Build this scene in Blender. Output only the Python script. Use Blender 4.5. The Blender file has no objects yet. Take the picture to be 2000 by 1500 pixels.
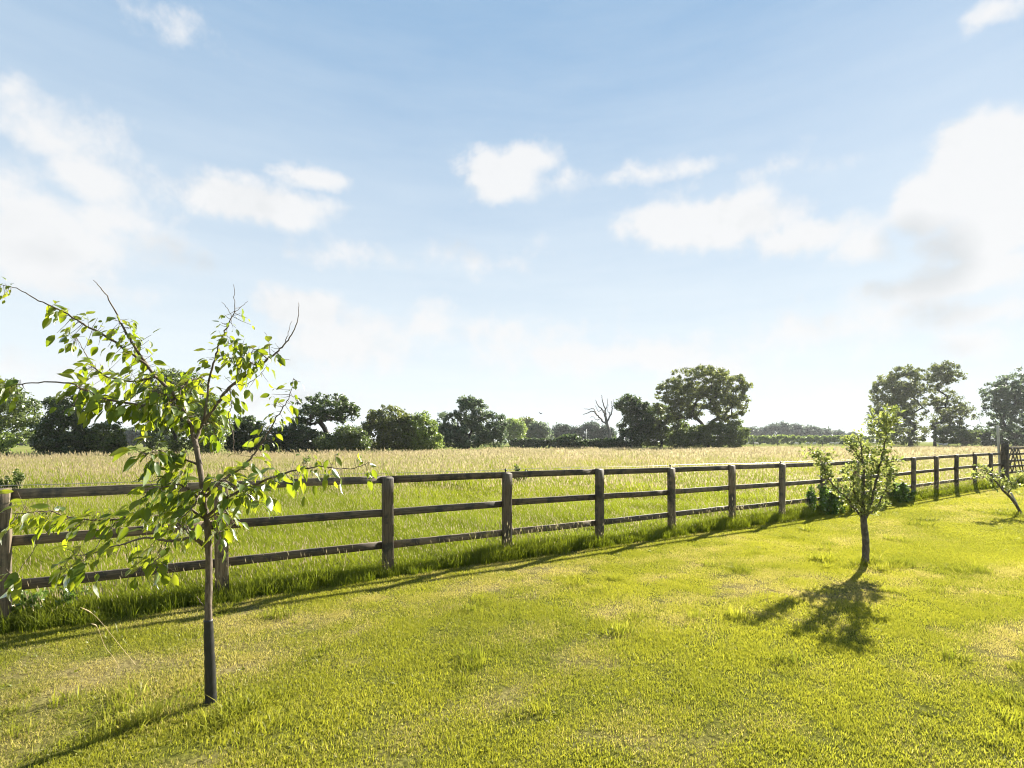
import bpy, math, random
import numpy as np

random.seed(7)
RNG = np.random.default_rng(11)
SC = bpy.context.scene
COL = SC.collection

# ------------------------------------------------------------------ camera
CAM_H = 1.63
F, CX, HY = 1000.0, 1000.0, 862.0          # focal length, centre column and horizon row of the photograph
cam_d = bpy.data.cameras.new("camera")
cam_d.sensor_width = 36.0
cam_d.lens = 18.0
cam_d.shift_y = (HY - 750.0) / 2000.0
cam_d.clip_start = 0.05
cam_d.clip_end = 6000.0
cam = bpy.data.objects.new("camera", cam_d)
COL.objects.link(cam)
cam.location = (0, 0, CAM_H)
cam.rotation_euler = (math.radians(90), 0, 0)
SC.camera = cam

# ------------------------------------------------------------------ exposure
SC.view_settings.view_transform = 'Standard'
SC.view_settings.look = 'None'
SC.view_settings.gamma = 1.0
SC.view_settings.use_curve_mapping = False
SC.view_settings.exposure = 2.0
SC.cycles.max_bounces = 5
SC.cycles.diffuse_bounces = 2
SC.cycles.glossy_bounces = 2
SC.cycles.transmission_bounces = 4
SC.cycles.transparent_max_bounces = 6
SC.cycles.use_denoising = True
SC.cycles.filter_width = 1.1
SC.cycles.caustics_reflective = False
SC.cycles.caustics_refractive = False

SUN_AZ = math.atan2(0.84, 1.0)             # to the right of straight ahead
SUN_EL = math.radians(28)

# ------------------------------------------------------------------ world: clear sky with placed cumulus
world = bpy.data.worlds.new("World")
SC.world = world
world.use_nodes = True
NT = world.node_tree
for n in list(NT.nodes):
    NT.nodes.remove(n)


def nd(nt, typ, **kw):
    n = nt.nodes.new(typ)
    for k, v in kw.items():
        setattr(n, k, v)
    return n


def mth(nt, op, a, b=None, c=None, clamp=False):
    n = nt.nodes.new('ShaderNodeMath')
    n.operation = op
    n.use_clamp = clamp
    for i, v in enumerate((a, b, c)):
        if v is None:
            continue
        if isinstance(v, (int, float)):
            n.inputs[i].default_value = v
        else:
            nt.links.new(v, n.inputs[i])
    return n.outputs[0]


def vmth(nt, op, *args):
    n = nt.nodes.new('ShaderNodeVectorMath')
    n.operation = op
    for i, v in enumerate(args):
        if v is None:
            continue
        if isinstance(v, (tuple, list)):
            n.inputs[i].default_value = v
        else:
            nt.links.new(v, n.inputs[i])
    return n.outputs['Value'] if op in ('LENGTH', 'DOT_PRODUCT') else n.outputs[0]


def maprange(nt, val, a, b, c=0.0, d=1.0, smooth=True):
    n = nt.nodes.new('ShaderNodeMapRange')
    n.interpolation_type = 'SMOOTHSTEP' if smooth else 'LINEAR'
    n.clamp = True
    nt.links.new(val, n.inputs[0])
    for i, v in zip((1, 2, 3, 4), (a, b, c, d)):
        n.inputs[i].default_value = v
    return n.outputs[0]


def mixc(nt, fac, a, b, blend='MIX'):
    n = nt.nodes.new('ShaderNodeMix')
    n.data_type = 'RGBA'
    n.blend_type = blend
    for sock, v in ((n.inputs[0], fac), (n.inputs[6], a), (n.inputs[7], b)):
        if isinstance(v, (int, float)):
            sock.default_value = v
        elif isinstance(v, (tuple, list)):
            sock.default_value = (*v[:3], 1.0)
        else:
            nt.links.new(v, sock)
    return n.outputs[2]


def noise(nt, vec, scale, detail=4.0, rough=0.55, dist=0.0):
    n = nt.nodes.new('ShaderNodeTexNoise')
    n.inputs['Scale'].default_value = scale
    n.inputs['Detail'].default_value = detail
    n.inputs['Roughness'].default_value = rough
    n.inputs['Distortion'].default_value = dist
    if vec is not None:
        nt.links.new(vec, n.inputs['Vector'])
    return n.outputs[0], n.outputs[1]


# clouds: place in the sky (as bearing and height above the horizon), half width, half height, strength
CLOUDS = [
    (1935, 325, 185, 120, 2.1), (1890, 275, 105, 70, 1.6), (1835, 385, 115, 75, 1.6), (1960, 440, 170, 75, 1.3), (1930, 530, 150, 50, 1.0),
    (1400, 440, 215, 75, 1.5), (1290, 440, 120, 50, 1.1), (1560, 468, 180, 55, 1.1), (1680, 480, 90, 60, .75),
    (975, 350, 105, 65, 1.5), (1040, 310, 65, 45, 1.1), 
    (490, 395, 210, 62, 1.4), (610, 348, 95, 32, 1.1), (430, 360, 95, 42, 1.1),
    (70, 480, 260, 120, 1.25), (110, 285, 230, 85, .55), (190, 365, 140, 55, .8), (20, 360, 150, 80, .6),
    (580, 600, 150, 55, 1.5), (660, 670, 250, 90, 1.0), (130, 720, 190, 70, .75), (950, 650, 300, 60, .55),
    (1380, 725, 150, 45, .9), (1560, 650, 420, 55, .6), (1600, 770, 140, 60, .6), (1910, 675, 90, 55, .8), (1940, 620, 200, 45, .6),
    (150, 560, 330, 50, .6), (700, 500, 420, 45, .5), (1250, 690, 500, 60, .75), (450, 780, 500, 60, .7), (250, 440, 200, 60, .5), (330, 480, 260, 60, .45), (1800, 560, 260, 40, .5),
    (1300, 335, 210, 22, .35), (1480, 345, 200, 25, .3), (240, 5, 170, 45, .3), (1960, 15, 110, 45, .6), 
]
tc = nd(NT, 'ShaderNodeTexCoord')
DIR = tc.outputs['Generated']
sep = nd(NT, 'ShaderNodeSeparateXYZ')
NT.links.new(vmth(NT, 'NORMALIZE', DIR), sep.inputs[0])
AZ = mth(NT, 'ARCTAN2', sep.outputs[0], sep.outputs[1])
EL = mth(NT, 'ARCSINE', sep.outputs[2])
n1, n1c = noise(NT, DIR, 5.0, 8.0, 0.62, 0.3)
n2, _ = noise(NT, DIR, 17.0, 6.0, 0.6)
n0, _ = noise(NT, DIR, 2.3, 3.0, 0.5)
comb = nd(NT, 'ShaderNodeCombineXYZ')
NT.links.new(AZ, comb.inputs[0])
NT.links.new(EL, comb.inputs[1])
warp = vmth(NT, 'MULTIPLY', vmth(NT, 'SUBTRACT', n1c, (.5, .5, .5)), (.10, .06, 0))
AE = vmth(NT, 'ADD', comb.outputs[0], warp)


def cloud_field(off):
    vec = AE if off == 0 else vmth(NT, 'ADD', AE, (off * .6, off, 0))
    acc = None
    for px, py, rx, ry, w in CLOUDS:
        a = math.atan2(px - CX, F)
        e = math.atan2((HY - py) * math.cos(a), F)
        ra = rx / F * math.cos(a) ** 2
        re = ry / F * math.cos(a) * math.cos(e) ** 2
        m = nd(NT, 'ShaderNodeVectorMath', operation='MULTIPLY_ADD')
        NT.links.new(vec, m.inputs[0])
        m.inputs[1].default_value = (1 / ra, 1 / re, 0)
        m.inputs[2].default_value = (-a / ra, -e / re, 0)
        ln = vmth(NT, 'LENGTH', m.outputs[0])
        v = mth(NT, 'MULTIPLY_ADD', ln, -w, w)
        acc = v if acc is None else mth(NT, 'SMOOTH_MAX', acc, v, 0.25)
    gen = mth(NT, 'MULTIPLY_ADD', n0, 2.6, -1.55)              # fair-weather cloud all round
    side = maprange(NT, mth(NT, 'ABSOLUTE', AZ), 0.8, 1.1)
    gen = mth(NT, 'MULTIPLY_ADD', gen, side, mth(NT, 'MULTIPLY_ADD', side, .5, -.5))
    acc = mth(NT, 'MAXIMUM', mth(NT, 'MAXIMUM', acc, -.6), gen)
    det = mth(NT, 'ADD', mth(NT, 'MULTIPLY_ADD', n1, 1.7, -0.85), mth(NT, 'MULTIPLY_ADD', n2, 1.5, -0.78))
    return mth(NT, 'ADD', acc, det)


field = cloud_field(0)
dens = maprange(NT, field, -0.02, 0.72)
field_up = cloud_field(0.105)
thick = maprange(NT, field_up, 0.1, 1.7)
sky = nd(NT, 'ShaderNodeTexSky', sky_type='NISHITA')
sky.sun_disc = False
sky.sun_elevation = SUN_EL
sky.sun_rotation = SUN_AZ
sky.air_density = 1.0
sky.dust_density = 0.25
sky.ozone_density = 1.6
sky.altitude = 0
SKY_S = 0.05
white = nd(NT, 'ShaderNodeRGB')
SKYC = sky.outputs[0]
# thin high haze whitens the sky towards the horizon, the same all round
haze_f = maprange(NT, EL, 0.08, 0.66, 1.0, 0.04, smooth=False)
streak, _ = noise(NT, vmth(NT, 'MULTIPLY', comb.outputs[0], (2.0, 13.0, 0)), 1.6, 5.0, 0.6)
haze_f = mth(NT, 'ADD', haze_f, mth(NT, 'MULTIPLY_ADD', streak, 0.3, -0.15), clamp=True)
SKY_HAZE = (4.45, 4.85, 5.05)
CLOUD_LIT = (4.62, 4.66, 4.7)
CLOUD_DARK = (3.1, 3.3, 3.45)
BLUE = (1.78, 2.78, 4.0)
base = mixc(NT, 0.85, vmth(NT, 'MULTIPLY', SKYC, (.6, .6, .6)), BLUE)
base = mixc(NT, haze_f, base, SKY_HAZE)
billow = mth(NT, 'ADD', mth(NT, 'MULTIPLY_ADD', n1, -1.6, .8), mth(NT, 'MULTIPLY_ADD', n2, -1.0, .5))
cloudc = mixc(NT, mth(NT, 'ADD', mth(NT, 'MULTIPLY', thick, 0.85), mth(NT, 'MULTIPLY', billow, .8), clamp=True), CLOUD_LIT, CLOUD_DARK)
skyc = mixc(NT, mth(NT, 'MULTIPLY', dens, 0.94), base, cloudc)
below = maprange(NT, EL, -0.06, -0.01)
skyc = mixc(NT, below, (1.2, 1.3, 0.7), skyc)
bg = nd(NT, 'ShaderNodeBackground')
NT.links.new(skyc, bg.inputs[0])
bg.inputs[1].default_value = SKY_S
wo = nd(NT, 'ShaderNodeOutputWorld')
NT.links.new(bg.outputs[0], wo.inputs[0])

# ------------------------------------------------------------------ sun
sun_d = bpy.data.lights.new("sun", 'SUN')
sun_d.energy = 5.0
sun_d.angle = math.radians(0.6)
sun_d.color = (1.0, 0.93, 0.80)
sun = bpy.data.objects.new("sun", sun_d)
COL.objects.link(sun)
sun.location = (30, 36, 24)
sun.rotation_euler = (math.radians(90) - SUN_EL, 0, -SUN_AZ + math.pi)
sun.rotation_euler = (-(math.radians(90) - SUN_EL), 0, -SUN_AZ)

# ================================================================== helpers
def at(px, py, Y):
    """the point that the photograph's pixel shows at distance Y"""
    return np.array(((px - CX) / F * Y, Y, CAM_H + (HY - py) / F * Y))


# fence line
F0 = np.array((-4.434, 4.434))
FT = np.array((1.534, 0.998)); FT = FT / np.linalg.norm(FT)
FN = np.array((-FT[1], FT[0]))              # towards the field
SP = 1.75


def ground(x, y):
    """height of the ground: almost level, with a shallow dip along the middle of the fence"""
    x = np.asarray(x, float); y = np.asarray(y, float)
    t = ((x - F0[0]) * FT[0] + (y - F0[1]) * FT[1]) / SP
    s = (x - F0[0]) * FN[0] + (y - F0[1]) * FN[1]
    q = np.clip((y - 100) / 26, 0, 1) * np.clip((x - 20) / 25, 0, 1)          # the far pasture lies a little higher
    return -0.075 * np.exp(-((t - 8) / 4.2) ** 2) * np.exp(-(s / 9.0) ** 2) + .55 * q * q * (3 - 2 * q)


def sdist(x, y):
    return (np.asarray(x) - F0[0]) * FN[0] + (np.asarray(y) - F0[1]) * FN[1]


_VN = np.random.default_rng(5).random((256, 256))


def vnoise(x, y):
    x = np.asarray(x, float); y = np.asarray(y, float)
    xi = np.floor(x).astype(int); yi = np.floor(y).astype(int)
    fx = x - xi; fy = y - yi
    fx = fx * fx * (3 - 2 * fx); fy = fy * fy * (3 - 2 * fy)
    g = lambda a, b: _VN[a & 255, b & 255]
    return (g(xi, yi) * (1 - fx) + g(xi + 1, yi) * fx) * (1 - fy) + (g(xi, yi + 1) * (1 - fx) + g(xi + 1, yi + 1) * fx) * fy


def fbm(x, y, o=4):
    a, s, r = 0.5, 0.0, 0.0
    for k in range(o):
        s = s + a * vnoise(x * 2 ** k + 17.3 * k, y * 2 ** k + 9.1 * k); r += a; a *= 0.55
    return s / r


def dryness(x, y):
    """how much of the turf is dead straw, in streaks along the mowing direction"""
    u = x * FT[0] + y * FT[1]; v = x * FN[0] + y * FN[1]
    a = fbm(u * 0.55 + 40, v * 1.5 + 12, 4)
    b = fbm(u * 2.3, v * 3.6 + 70, 3)
    band = np.exp(-((v - (F0 @ FN) + 1.55) / 0.5) ** 2)          # worn strip that runs along the fence
    c = fbm(x * 9, y * 9 + 5, 2)
    return np.clip((a * 0.5 + b * 0.35 + c * .15 + 0.06 * band - 0.50) / 0.2, 0, 1) * .8


def mesh_from(name, V, faces_flat, loops, smooth=False):
    """V (n,3); faces_flat list of vertex indices, loops = list of face sizes"""
    me = bpy.data.meshes.new(name)
    V = np.asarray(V, np.float32)
    ff = np.asarray(faces_flat, np.int32)
    ls = np.asarray(loops, np.int32)
    me.vertices.add(len(V)); me.vertices.foreach_set('co', V.ravel())
    me.loops.add(len(ff)); me.loops.foreach_set('vertex_index', ff)
    me.polygons.add(len(ls))
    st = np.zeros(len(ls), np.int32); st[1:] = np.cumsum(ls)[:-1]
    me.polygons.foreach_set('loop_start', st)
    try:
        me.polygons.foreach_set('loop_total', ls)
    except Exception:
        pass
    if smooth:
        me.polygons.foreach_set('use_smooth', np.ones(len(ls), bool))
    me.update(calc_edges=True)
    me.validate()
    return me


class MB:
    def __init__(self):
        self.V = []; self.Fa = []; self.n = 0

    def add(self, V, faces):
        V = np.asarray(V, float).reshape(-1, 3)
        self.V.append(V)
        self.Fa += [tuple(i + self.n for i in f) for f in faces]
        self.n += len(V)

    def tube(self, pts, rad, n=8, cap=True, twist=None):
        pts = np.asarray(pts, float)
        m = len(pts)
        rad = np.broadcast_to(np.asarray(rad, float), (m,))
        tan = np.gradient(pts, axis=0)
        tan /= np.linalg.norm(tan, axis=1)[:, None] + 1e-9
        ref = np.array((0.31, 0.87, 0.11)) if abs(tan[0][2]) > .6 else np.array((0, 0, 1.0))
        rings = []
        a = np.linspace(0, 2 * math.pi, n, endpoint=False)
        u = np.cross(tan[0], ref); u /= np.linalg.norm(u)
        for i in range(m):
            u = u - tan[i] * (u @ tan[i]); u /= np.linalg.norm(u) + 1e-9
            w = np.cross(tan[i], u)
            rr = rad[i] if twist is None else rad[i] * twist(i, a)
            rings.append(pts[i] + (np.cos(a) * rr)[:, None] * u + (np.sin(a) * rr)[:, None] * w)
        fs = []
        for i in range(m - 1):
            for k in range(n):
                k2 = (k + 1) % n
                fs.append((i * n + k, i * n + k2, (i + 1) * n + k2, (i + 1) * n + k))
        if cap:
            fs.append(tuple(range(n))[::-1]); fs.append(tuple((m - 1) * n + k for k in range(n)))
        self.add(np.concatenate(rings), fs)

    def beam(self, a, b, w, h, side, nseg=6, jit=0.0, rnd=None, bev=0.006):
        """a sawn timber from a to b: w across (along side), h up; bevelled, slightly uneven"""
        a = np.asarray(a, float); b = np.asarray(b, float)
        d = (b - a); L = np.linalg.norm(d); d /= L
        side = np.asarray(side, float); side = side - d * (side @ d); side /= np.linalg.norm(side)
        up = np.cross(side, d)
        if up[2] < 0 and abs(d[2]) < .7:
            up = -up
        prof = [(-w / 2 + bev, -h / 2), (w / 2 - bev, -h / 2), (w / 2, -h / 2 + bev), (w / 2, h / 2 - bev),
                (w / 2 - bev, h / 2), (-w / 2 + bev, h / 2), (-w / 2, h / 2 - bev), (-w / 2, -h / 2 + bev)]
        rings = []
        for i in range(nseg + 1):
            c = a + d * L * i / nseg
            if rnd is not None and 0 < i < nseg:
                c = c + side * rnd.normal(0, jit) + up * rnd.normal(0, jit)
            for p, q in prof:
                e = rnd.normal(0, jit * .35) if rnd is not None else 0
                rings.append(c + side * (p + e) + up * (q + e))
        fs = []
        for i in range(nseg):
            for k in range(8):
                k2 = (k + 1) % 8
                fs.append((i * 8 + k, i * 8 + k2, (i + 1) * 8 + k2, (i + 1) * 8 + k))
        fs.append(tuple(range(8))[::-1]); fs.append(tuple(nseg * 8 + k for k in range(8)))
        self.add(rings, fs)

    def mesh(self, name, smooth=False):
        V = np.concatenate(self.V) if self.V else np.zeros((0, 3))
        return mesh_from(name, V, [i for f in self.Fa for i in f], [len(f) for f in self.Fa], smooth)


def link(name, data, mat=None, parent=None, loc=None):
    o = bpy.data.objects.new(name, data)
    COL.objects.link(o)
    if mat is not None and data is not None and not len(data.materials):
        data.materials.append(mat)
    if parent is not None:
        o.parent = parent
    if loc is not None:
        o.location = loc
    return o


def tag(o, label=None, cat=None, group=None, kind=None):
    for k, v in (('label', label), ('category', cat), ('group', group), ('kind', kind)):
        if v:
            o[k] = v
    return o


def thing(name, label, cat, group=None):
    return tag(link(name, None), label, cat, group)


def smooth_path(pts, step=8):
    pts = np.asarray(pts, float)
    P = np.vstack([2 * pts[0] - pts[1], pts, 2 * pts[-1] - pts[-2]])
    out = []
    for i in range(1, len(P) - 2):
        for t in np.linspace(0, 1, step, endpoint=False):
            t2, t3 = t * t, t * t * t
            out.append(0.5 * (2 * P[i] + (P[i + 1] - P[i - 1]) * t + (2 * P[i - 1] - 5 * P[i] + 4 * P[i + 1] - P[i + 2]) * t2
                              + (3 * P[i] - P[i - 1] - 3 * P[i + 1] + P[i + 2]) * t3))
    out.append(pts[-1])
    return np.array(out)


# ================================================================== materials
def new_mat(name):
    m = bpy.data.materials.new(name)
    m.use_nodes = True
    nt = m.node_tree
    for n in list(nt.nodes):
        nt.nodes.remove(n)
    out = nd(nt, 'ShaderNodeOutputMaterial')
    return m, nt, out


def attr(nt, name, typ='GEOMETRY'):
    a = nd(nt, 'ShaderNodeAttribute', attribute_type=typ, attribute_name=name)
    return a.outputs['Fac'], a.outputs['Color']


def leafy(nt, out, col, tcol, trans=0.5, gloss=0.0, rough=0.4):
    d = nd(nt, 'ShaderNodeBsdfDiffuse'); nt.links.new(col, d.inputs[0])
    t = nd(nt, 'ShaderNodeBsdfTranslucent'); nt.links.new(tcol, t.inputs[0])
    mx = nd(nt, 'ShaderNodeMixShader'); mx.inputs[0].default_value = trans
    nt.links.new(d.outputs[0], mx.inputs[1]); nt.links.new(t.outputs[0], mx.inputs[2])
    s = mx.outputs[0]
    if gloss > 0:
        g = nd(nt, 'ShaderNodeBsdfAnisotropic') if False else nd(nt, 'ShaderNodeBsdfGlossy')
        g.inputs['Roughness'].default_value = rough
        fr = nd(nt, 'ShaderNodeFresnel'); fr.inputs[0].default_value = 1.45
        f = mth(nt, 'MULTIPLY', fr.outputs[0], gloss, clamp=True)
        m2 = nd(nt, 'ShaderNodeMixShader'); nt.links.new(f, m2.inputs[0])
        nt.links.new(s, m2.inputs[1]); nt.links.new(g.outputs[0], m2.inputs[2])
        s = m2.outputs[0]
    nt.links.new(s, out.inputs[0])


def grass_mat(name, lo, hi, straw, tip, trans=0.5, gloss=0.25, sat_t=1.5, stray=-.62):
    """blades: colour by the clump's tint and dryness, paler towards the tip"""
    m, nt, out = new_mat(name)
    tint, _ = attr(nt, 'tint', 'INSTANCER')
    dry, _ = attr(nt, 'dry', 'INSTANCER')
    h, _ = attr(nt, 'blade_h')
    rv, _ = attr(nt, 'blade_r')
    c = mixc(nt, mth(nt, 'ADD', mth(nt, 'MULTIPLY', tint, .6), mth(nt, 'MULTIPLY', rv, .4)), lo, hi)
    dd = mth(nt, 'ADD', mth(nt, 'MULTIPLY', dry, 1.25), mth(nt, 'MULTIPLY_ADD', rv, .9, stray))
    sf = maprange(nt, dd, .15, .5)
    c = mixc(nt, sf, c, straw)
    c = mixc(nt, mth(nt, 'MULTIPLY', mth(nt, 'MULTIPLY', h, h), .5), c, tip)
    hs = nd(nt, 'ShaderNodeHueSaturation'); hs.inputs['Saturation'].default_value = 1.12
    hs.inputs['Value'].default_value = sat_t
    nt.links.new(c, hs.inputs['Color'])
    leafy(nt, out, c, hs.outputs[0], trans, gloss, .45)
    return m


M_LAWN = grass_mat('lawn_blade', (.09, .115, .02), (.315, .31, .052), (.36, .31, .12), (.33, .315, .06), .5, .03, 1.55)
M_MEADOW = grass_mat('meadow_blade', (.10, .135, .014), (.235, .255, .034), (.36, .31, .13), (.235, .26, .06), .5, .05, 1.5, -.78)


def seed_mat():
    m, nt, out = new_mat('seed_head')
    tint, _ = attr(nt, 'tint', 'INSTANCER')
    rv, _ = attr(nt, 'blade_r')
    c = mixc(nt, mth(nt, 'ADD', mth(nt, 'MULTIPLY', tint, .6), mth(nt, 'MULTIPLY', rv, .4)), (.46, .41, .24), (.50, .41, .27))
    leafy(nt, out, c, c, .5, 0)
    return m


M_SEED = seed_mat()


def leaf_mat(name, dark, light, tdark, tlight, trans=.5, gloss=.6, rough=.35, use_attr=False, scale=.6):
    m, nt, out = new_mat(name)
    if use_attr:
        rnd, _ = attr(nt, 'leaf_r')
    else:
        oi = nd(nt, 'ShaderNodeObjectInfo'); rnd = oi.outputs['Random']
    geo = nd(nt, 'ShaderNodeNewGeometry')
    nz, _ = noise(nt, geo.outputs['Position'], scale, 3.0)
    f = mth(nt, 'ADD', mth(nt, 'MULTIPLY', rnd, .6), mth(nt, 'MULTIPLY_ADD', nz, 1.2, -.4), clamp=True)
    c = mixc(nt, f, dark, light)
    t = mixc(nt, f, tdark, tlight)
    leafy(nt, out, c, t, trans, gloss, rough)
    return m


M_LEAF = leaf_mat('cherry_leaf', (.045, .085, .014), (.09, .14, .024), (.19, .30, .012), (.50, .53, .02), .52, .45, .42, scale=5)
M_LEAFJ = leaf_mat('cherry_leaf_small', (.045, .085, .014), (.09, .14, .024), (.19, .30, .012), (.50, .53, .02), .52, .45, .42, True, scale=5)
M_LEAF2 = leaf_mat('apple_leaf', (.09, .125, .04), (.18, .22, .07), (.24, .31, .06), (.46, .48, .12), .5, .3, .45, scale=6)
M_LEAF2J = leaf_mat('apple_leaf_small', (.09, .125, .04), (.18, .22, .07), (.24, .31, .06), (.46, .48, .12), .5, .3, .45, True, scale=6)


def far_leaf(name, dark, light, k=1.6, scale=.45, gloss=.12):
    dark = tuple(c * 1.7 for c in dark); light = tuple(c * 1.9 for c in light)
    td = tuple(min(1, c * k) for c in dark); tl = tuple(min(1, c * k) for c in light)
    return leaf_mat(name, dark, light, td, tl, .45, gloss, .45, True, scale)


FM = {
    'dark': far_leaf('dark_foliage', (.016, .030, .009), (.045, .062, .016)),
    'mid': far_leaf('mid_foliage', (.030, .048, .013), (.085, .105, .026)),
    'olive': far_leaf('olive_foliage', (.032, .044, .012), (.095, .105, .026)),
    'nettle': far_leaf('nettle_foliage', (.035, .065, .012), (.09, .13, .024), 1.7, 4),
    'light': far_leaf('light_foliage', (.055, .085, .018), (.14, .17, .035)),
    'blue': far_leaf('bluish_foliage', (.028, .045, .026), (.075, .095, .045)),
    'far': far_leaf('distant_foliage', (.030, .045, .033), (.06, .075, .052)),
}


def bark_mat(name, a, b, sc=30.0, bump=.4, lichen=None):
    m, nt, out = new_mat(name)
    tcn = nd(nt, 'ShaderNodeTexCoord')
    v = vmth(nt, 'MULTIPLY', tcn.outputs['Object'], (1, 1, .25))
    f, _ = noise(nt, v, sc, 5.0, .65)
    c = mixc(nt, maprange(nt, f, .35, .65), a, b)
    if lichen:
        f2, _ = noise(nt, tcn.outputs['Object'], sc * .35, 3.0)
        c = mixc(nt, maprange(nt, f2, .55, .7, 0, .6), c, lichen)
    p = nd(nt, 'ShaderNodeBsdfPrincipled')
    nt.links.new(c, p.inputs['Base Color'])
    p.inputs['Roughness'].default_value = .8
    bm = nd(nt, 'ShaderNodeBump'); bm.inputs['Strength'].default_value = bump; bm.inputs['Distance'].default_value = .01
    nt.links.new(f, bm.inputs['Height']); nt.links.new(bm.outputs[0], p.inputs['Normal'])
    nt.links.new(p.outputs[0], out.inputs[0])
    return m


M_BARK = bark_mat('cherry_bark', (.065, .045, .032), (.16, .12, .085), 55, .5, (.19, .19, .12))
M_BARK2 = bark_mat('apple_bark', (.05, .04, .03), (.13, .105, .075), 40, .6, (.2, .2, .13))
M_BARKF = bark_mat('tree_bark', (.02, .017, .012), (.05, .042, .03), 3, .3)
M_DEAD = bark_mat('dead_wood', (.11, .10, .09), (.2, .185, .165), 3, .3)


def wood_mat(name, axis):
    m, nt, out = new_mat(name)
    tcn = nd(nt, 'ShaderNodeTexCoord')
    oi = nd(nt, 'ShaderNodeObjectInfo')
    off = nd(nt, 'ShaderNodeCombineXYZ')
    nt.links.new(mth(nt, 'MULTIPLY', oi.outputs['Random'], 37.0), off.inputs[0])
    nt.links.new(mth(nt, 'MULTIPLY', oi.outputs['Random'], 11.0), off.inputs[2])
    base_v = vmth(nt, 'ADD', tcn.outputs['Object'], off.outputs[0])
    if axis == 'z':
        v = vmth(nt, 'MULTIPLY', base_v, (1, 1, .06))
    else:
        vr = nd(nt, 'ShaderNodeVectorRotate', rotation_type='Z_AXIS')
        vr.inputs['Angle'].default_value = -math.atan2(FT[1], FT[0])
        nt.links.new(base_v, vr.inputs['Vector'])
        v = vmth(nt, 'MULTIPLY', vr.outputs[0], (.05, 1, 1))
    g, _ = noise(nt, v, 60.0, 5.0, .7, .4)
    blot, _ = noise(nt, base_v, 4.5, 5.0, .65)
    blot2, _ = noise(nt, base_v, 14.0, 4.0, .6)
    c = mixc(nt, maprange(nt, g, .3, .7), (.058, .038, .019), (.19, .138, .078))
    c = mixc(nt, maprange(nt, blot, .48, .62, 0, .9), c, (.022, .018, .013))
    c = mixc(nt, maprange(nt, blot2, .56, .75, 0, .55), c, (.11, .12, .055))
    gr = maprange(nt, oi.outputs['Random'], 0, 1, .65, 1.4, False)
    r7 = mth(nt, 'FRACT', mth(nt, 'MULTIPLY', oi.outputs['Random'], 7.31))
    c = mixc(nt, mth(nt, 'MULTIPLY', r7, .3), c, mixc(nt, maprange(nt, g, .3, .7), (.05, .048, .042), (.16, .155, .14)))
    c = mixc(nt, 1.0, c, (1, 1, 1), 'MULTIPLY') if False else c
    hs = nd(nt, 'ShaderNodeHueSaturation'); nt.links.new(gr, hs.inputs['Value']); nt.links.new(c, hs.inputs['Color'])
    p = nd(nt, 'ShaderNodeBsdfPrincipled')
    nt.links.new(hs.outputs[0], p.inputs['Base Color'])
    p.inputs['Roughness'].default_value = .75
    bm = nd(nt, 'ShaderNodeBump'); bm.inputs['Strength'].default_value = .5; bm.inputs['Distance'].default_value = .004
    nt.links.new(g, bm.inputs['Height']); nt.links.new(bm.outputs[0], p.inputs['Normal'])
    nt.links.new(p.outputs[0], out.inputs[0])
    return m


M_POST = wood_mat('weathered_post_timber', 'z')
M_RAIL = wood_mat('weathered_rail_timber', 'x')


def plain(name, col, rough=.6, metal=0.0, var=.25, sc=20):
    m, nt, out = new_mat(name)
    tcn = nd(nt, 'ShaderNodeTexCoord')
    f, _ = noise(nt, tcn.outputs['Object'], sc, 4.0)
    c = mixc(nt, f, tuple(x * (1 - var) for x in col), tuple(min(1, x * (1 + var)) for x in col))
    p = nd(nt, 'ShaderNodeBsdfPrincipled')
    nt.links.new(c, p.inputs['Base Color'])
    p.inputs['Roughness'].default_value = rough
    p.inputs['Metallic'].default_value = metal
    nt.links.new(p.outputs[0], out.inputs[0])
    return m


M_GUARD = plain('black_plastic', (.012, .012, .013), .5)
M_WIRE = plain('fence_wire', (.35, .34, .32), .4, .6)
M_WHITE = plain('white_paint', (.75, .75, .72), .5)
M_PALE = plain('bleached_timber', (.42, .39, .34), .8, 0, .35, 9)
M_WOOL = plain('wool', (.62, .58, .50), .95)
M_STRAW = plain('dry_stalk', (.55, .42, .24), .8)
M_BIRD = plain('bird_feathers', (.03, .03, .035), .7)
M_STAKE = plain('dark_stake', (.06, .05, .04), .8)

# ================================================================== ground
def ground_mat():
    m, nt, out = new_mat('pasture')
    geo = nd(nt, 'ShaderNodeNewGeometry')
    a, _ = noise(nt, geo.outputs['Position'], .05, 4)
    b, _ = noise(nt, geo.outputs['Position'], 1.3, 6, .7)
    c = mixc(nt, maprange(nt, a, .35, .65), (.12, .15, .035), (.19, .19, .06))
    c = mixc(nt, maprange(nt, b, .4, .75, 0, .6), c, (.08, .10, .022))
    d = nd(nt, 'ShaderNodeBsdfDiffuse'); nt.links.new(c, d.inputs[0])
    nt.links.new(d.outputs[0], out.inputs[0])
    return m


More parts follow.
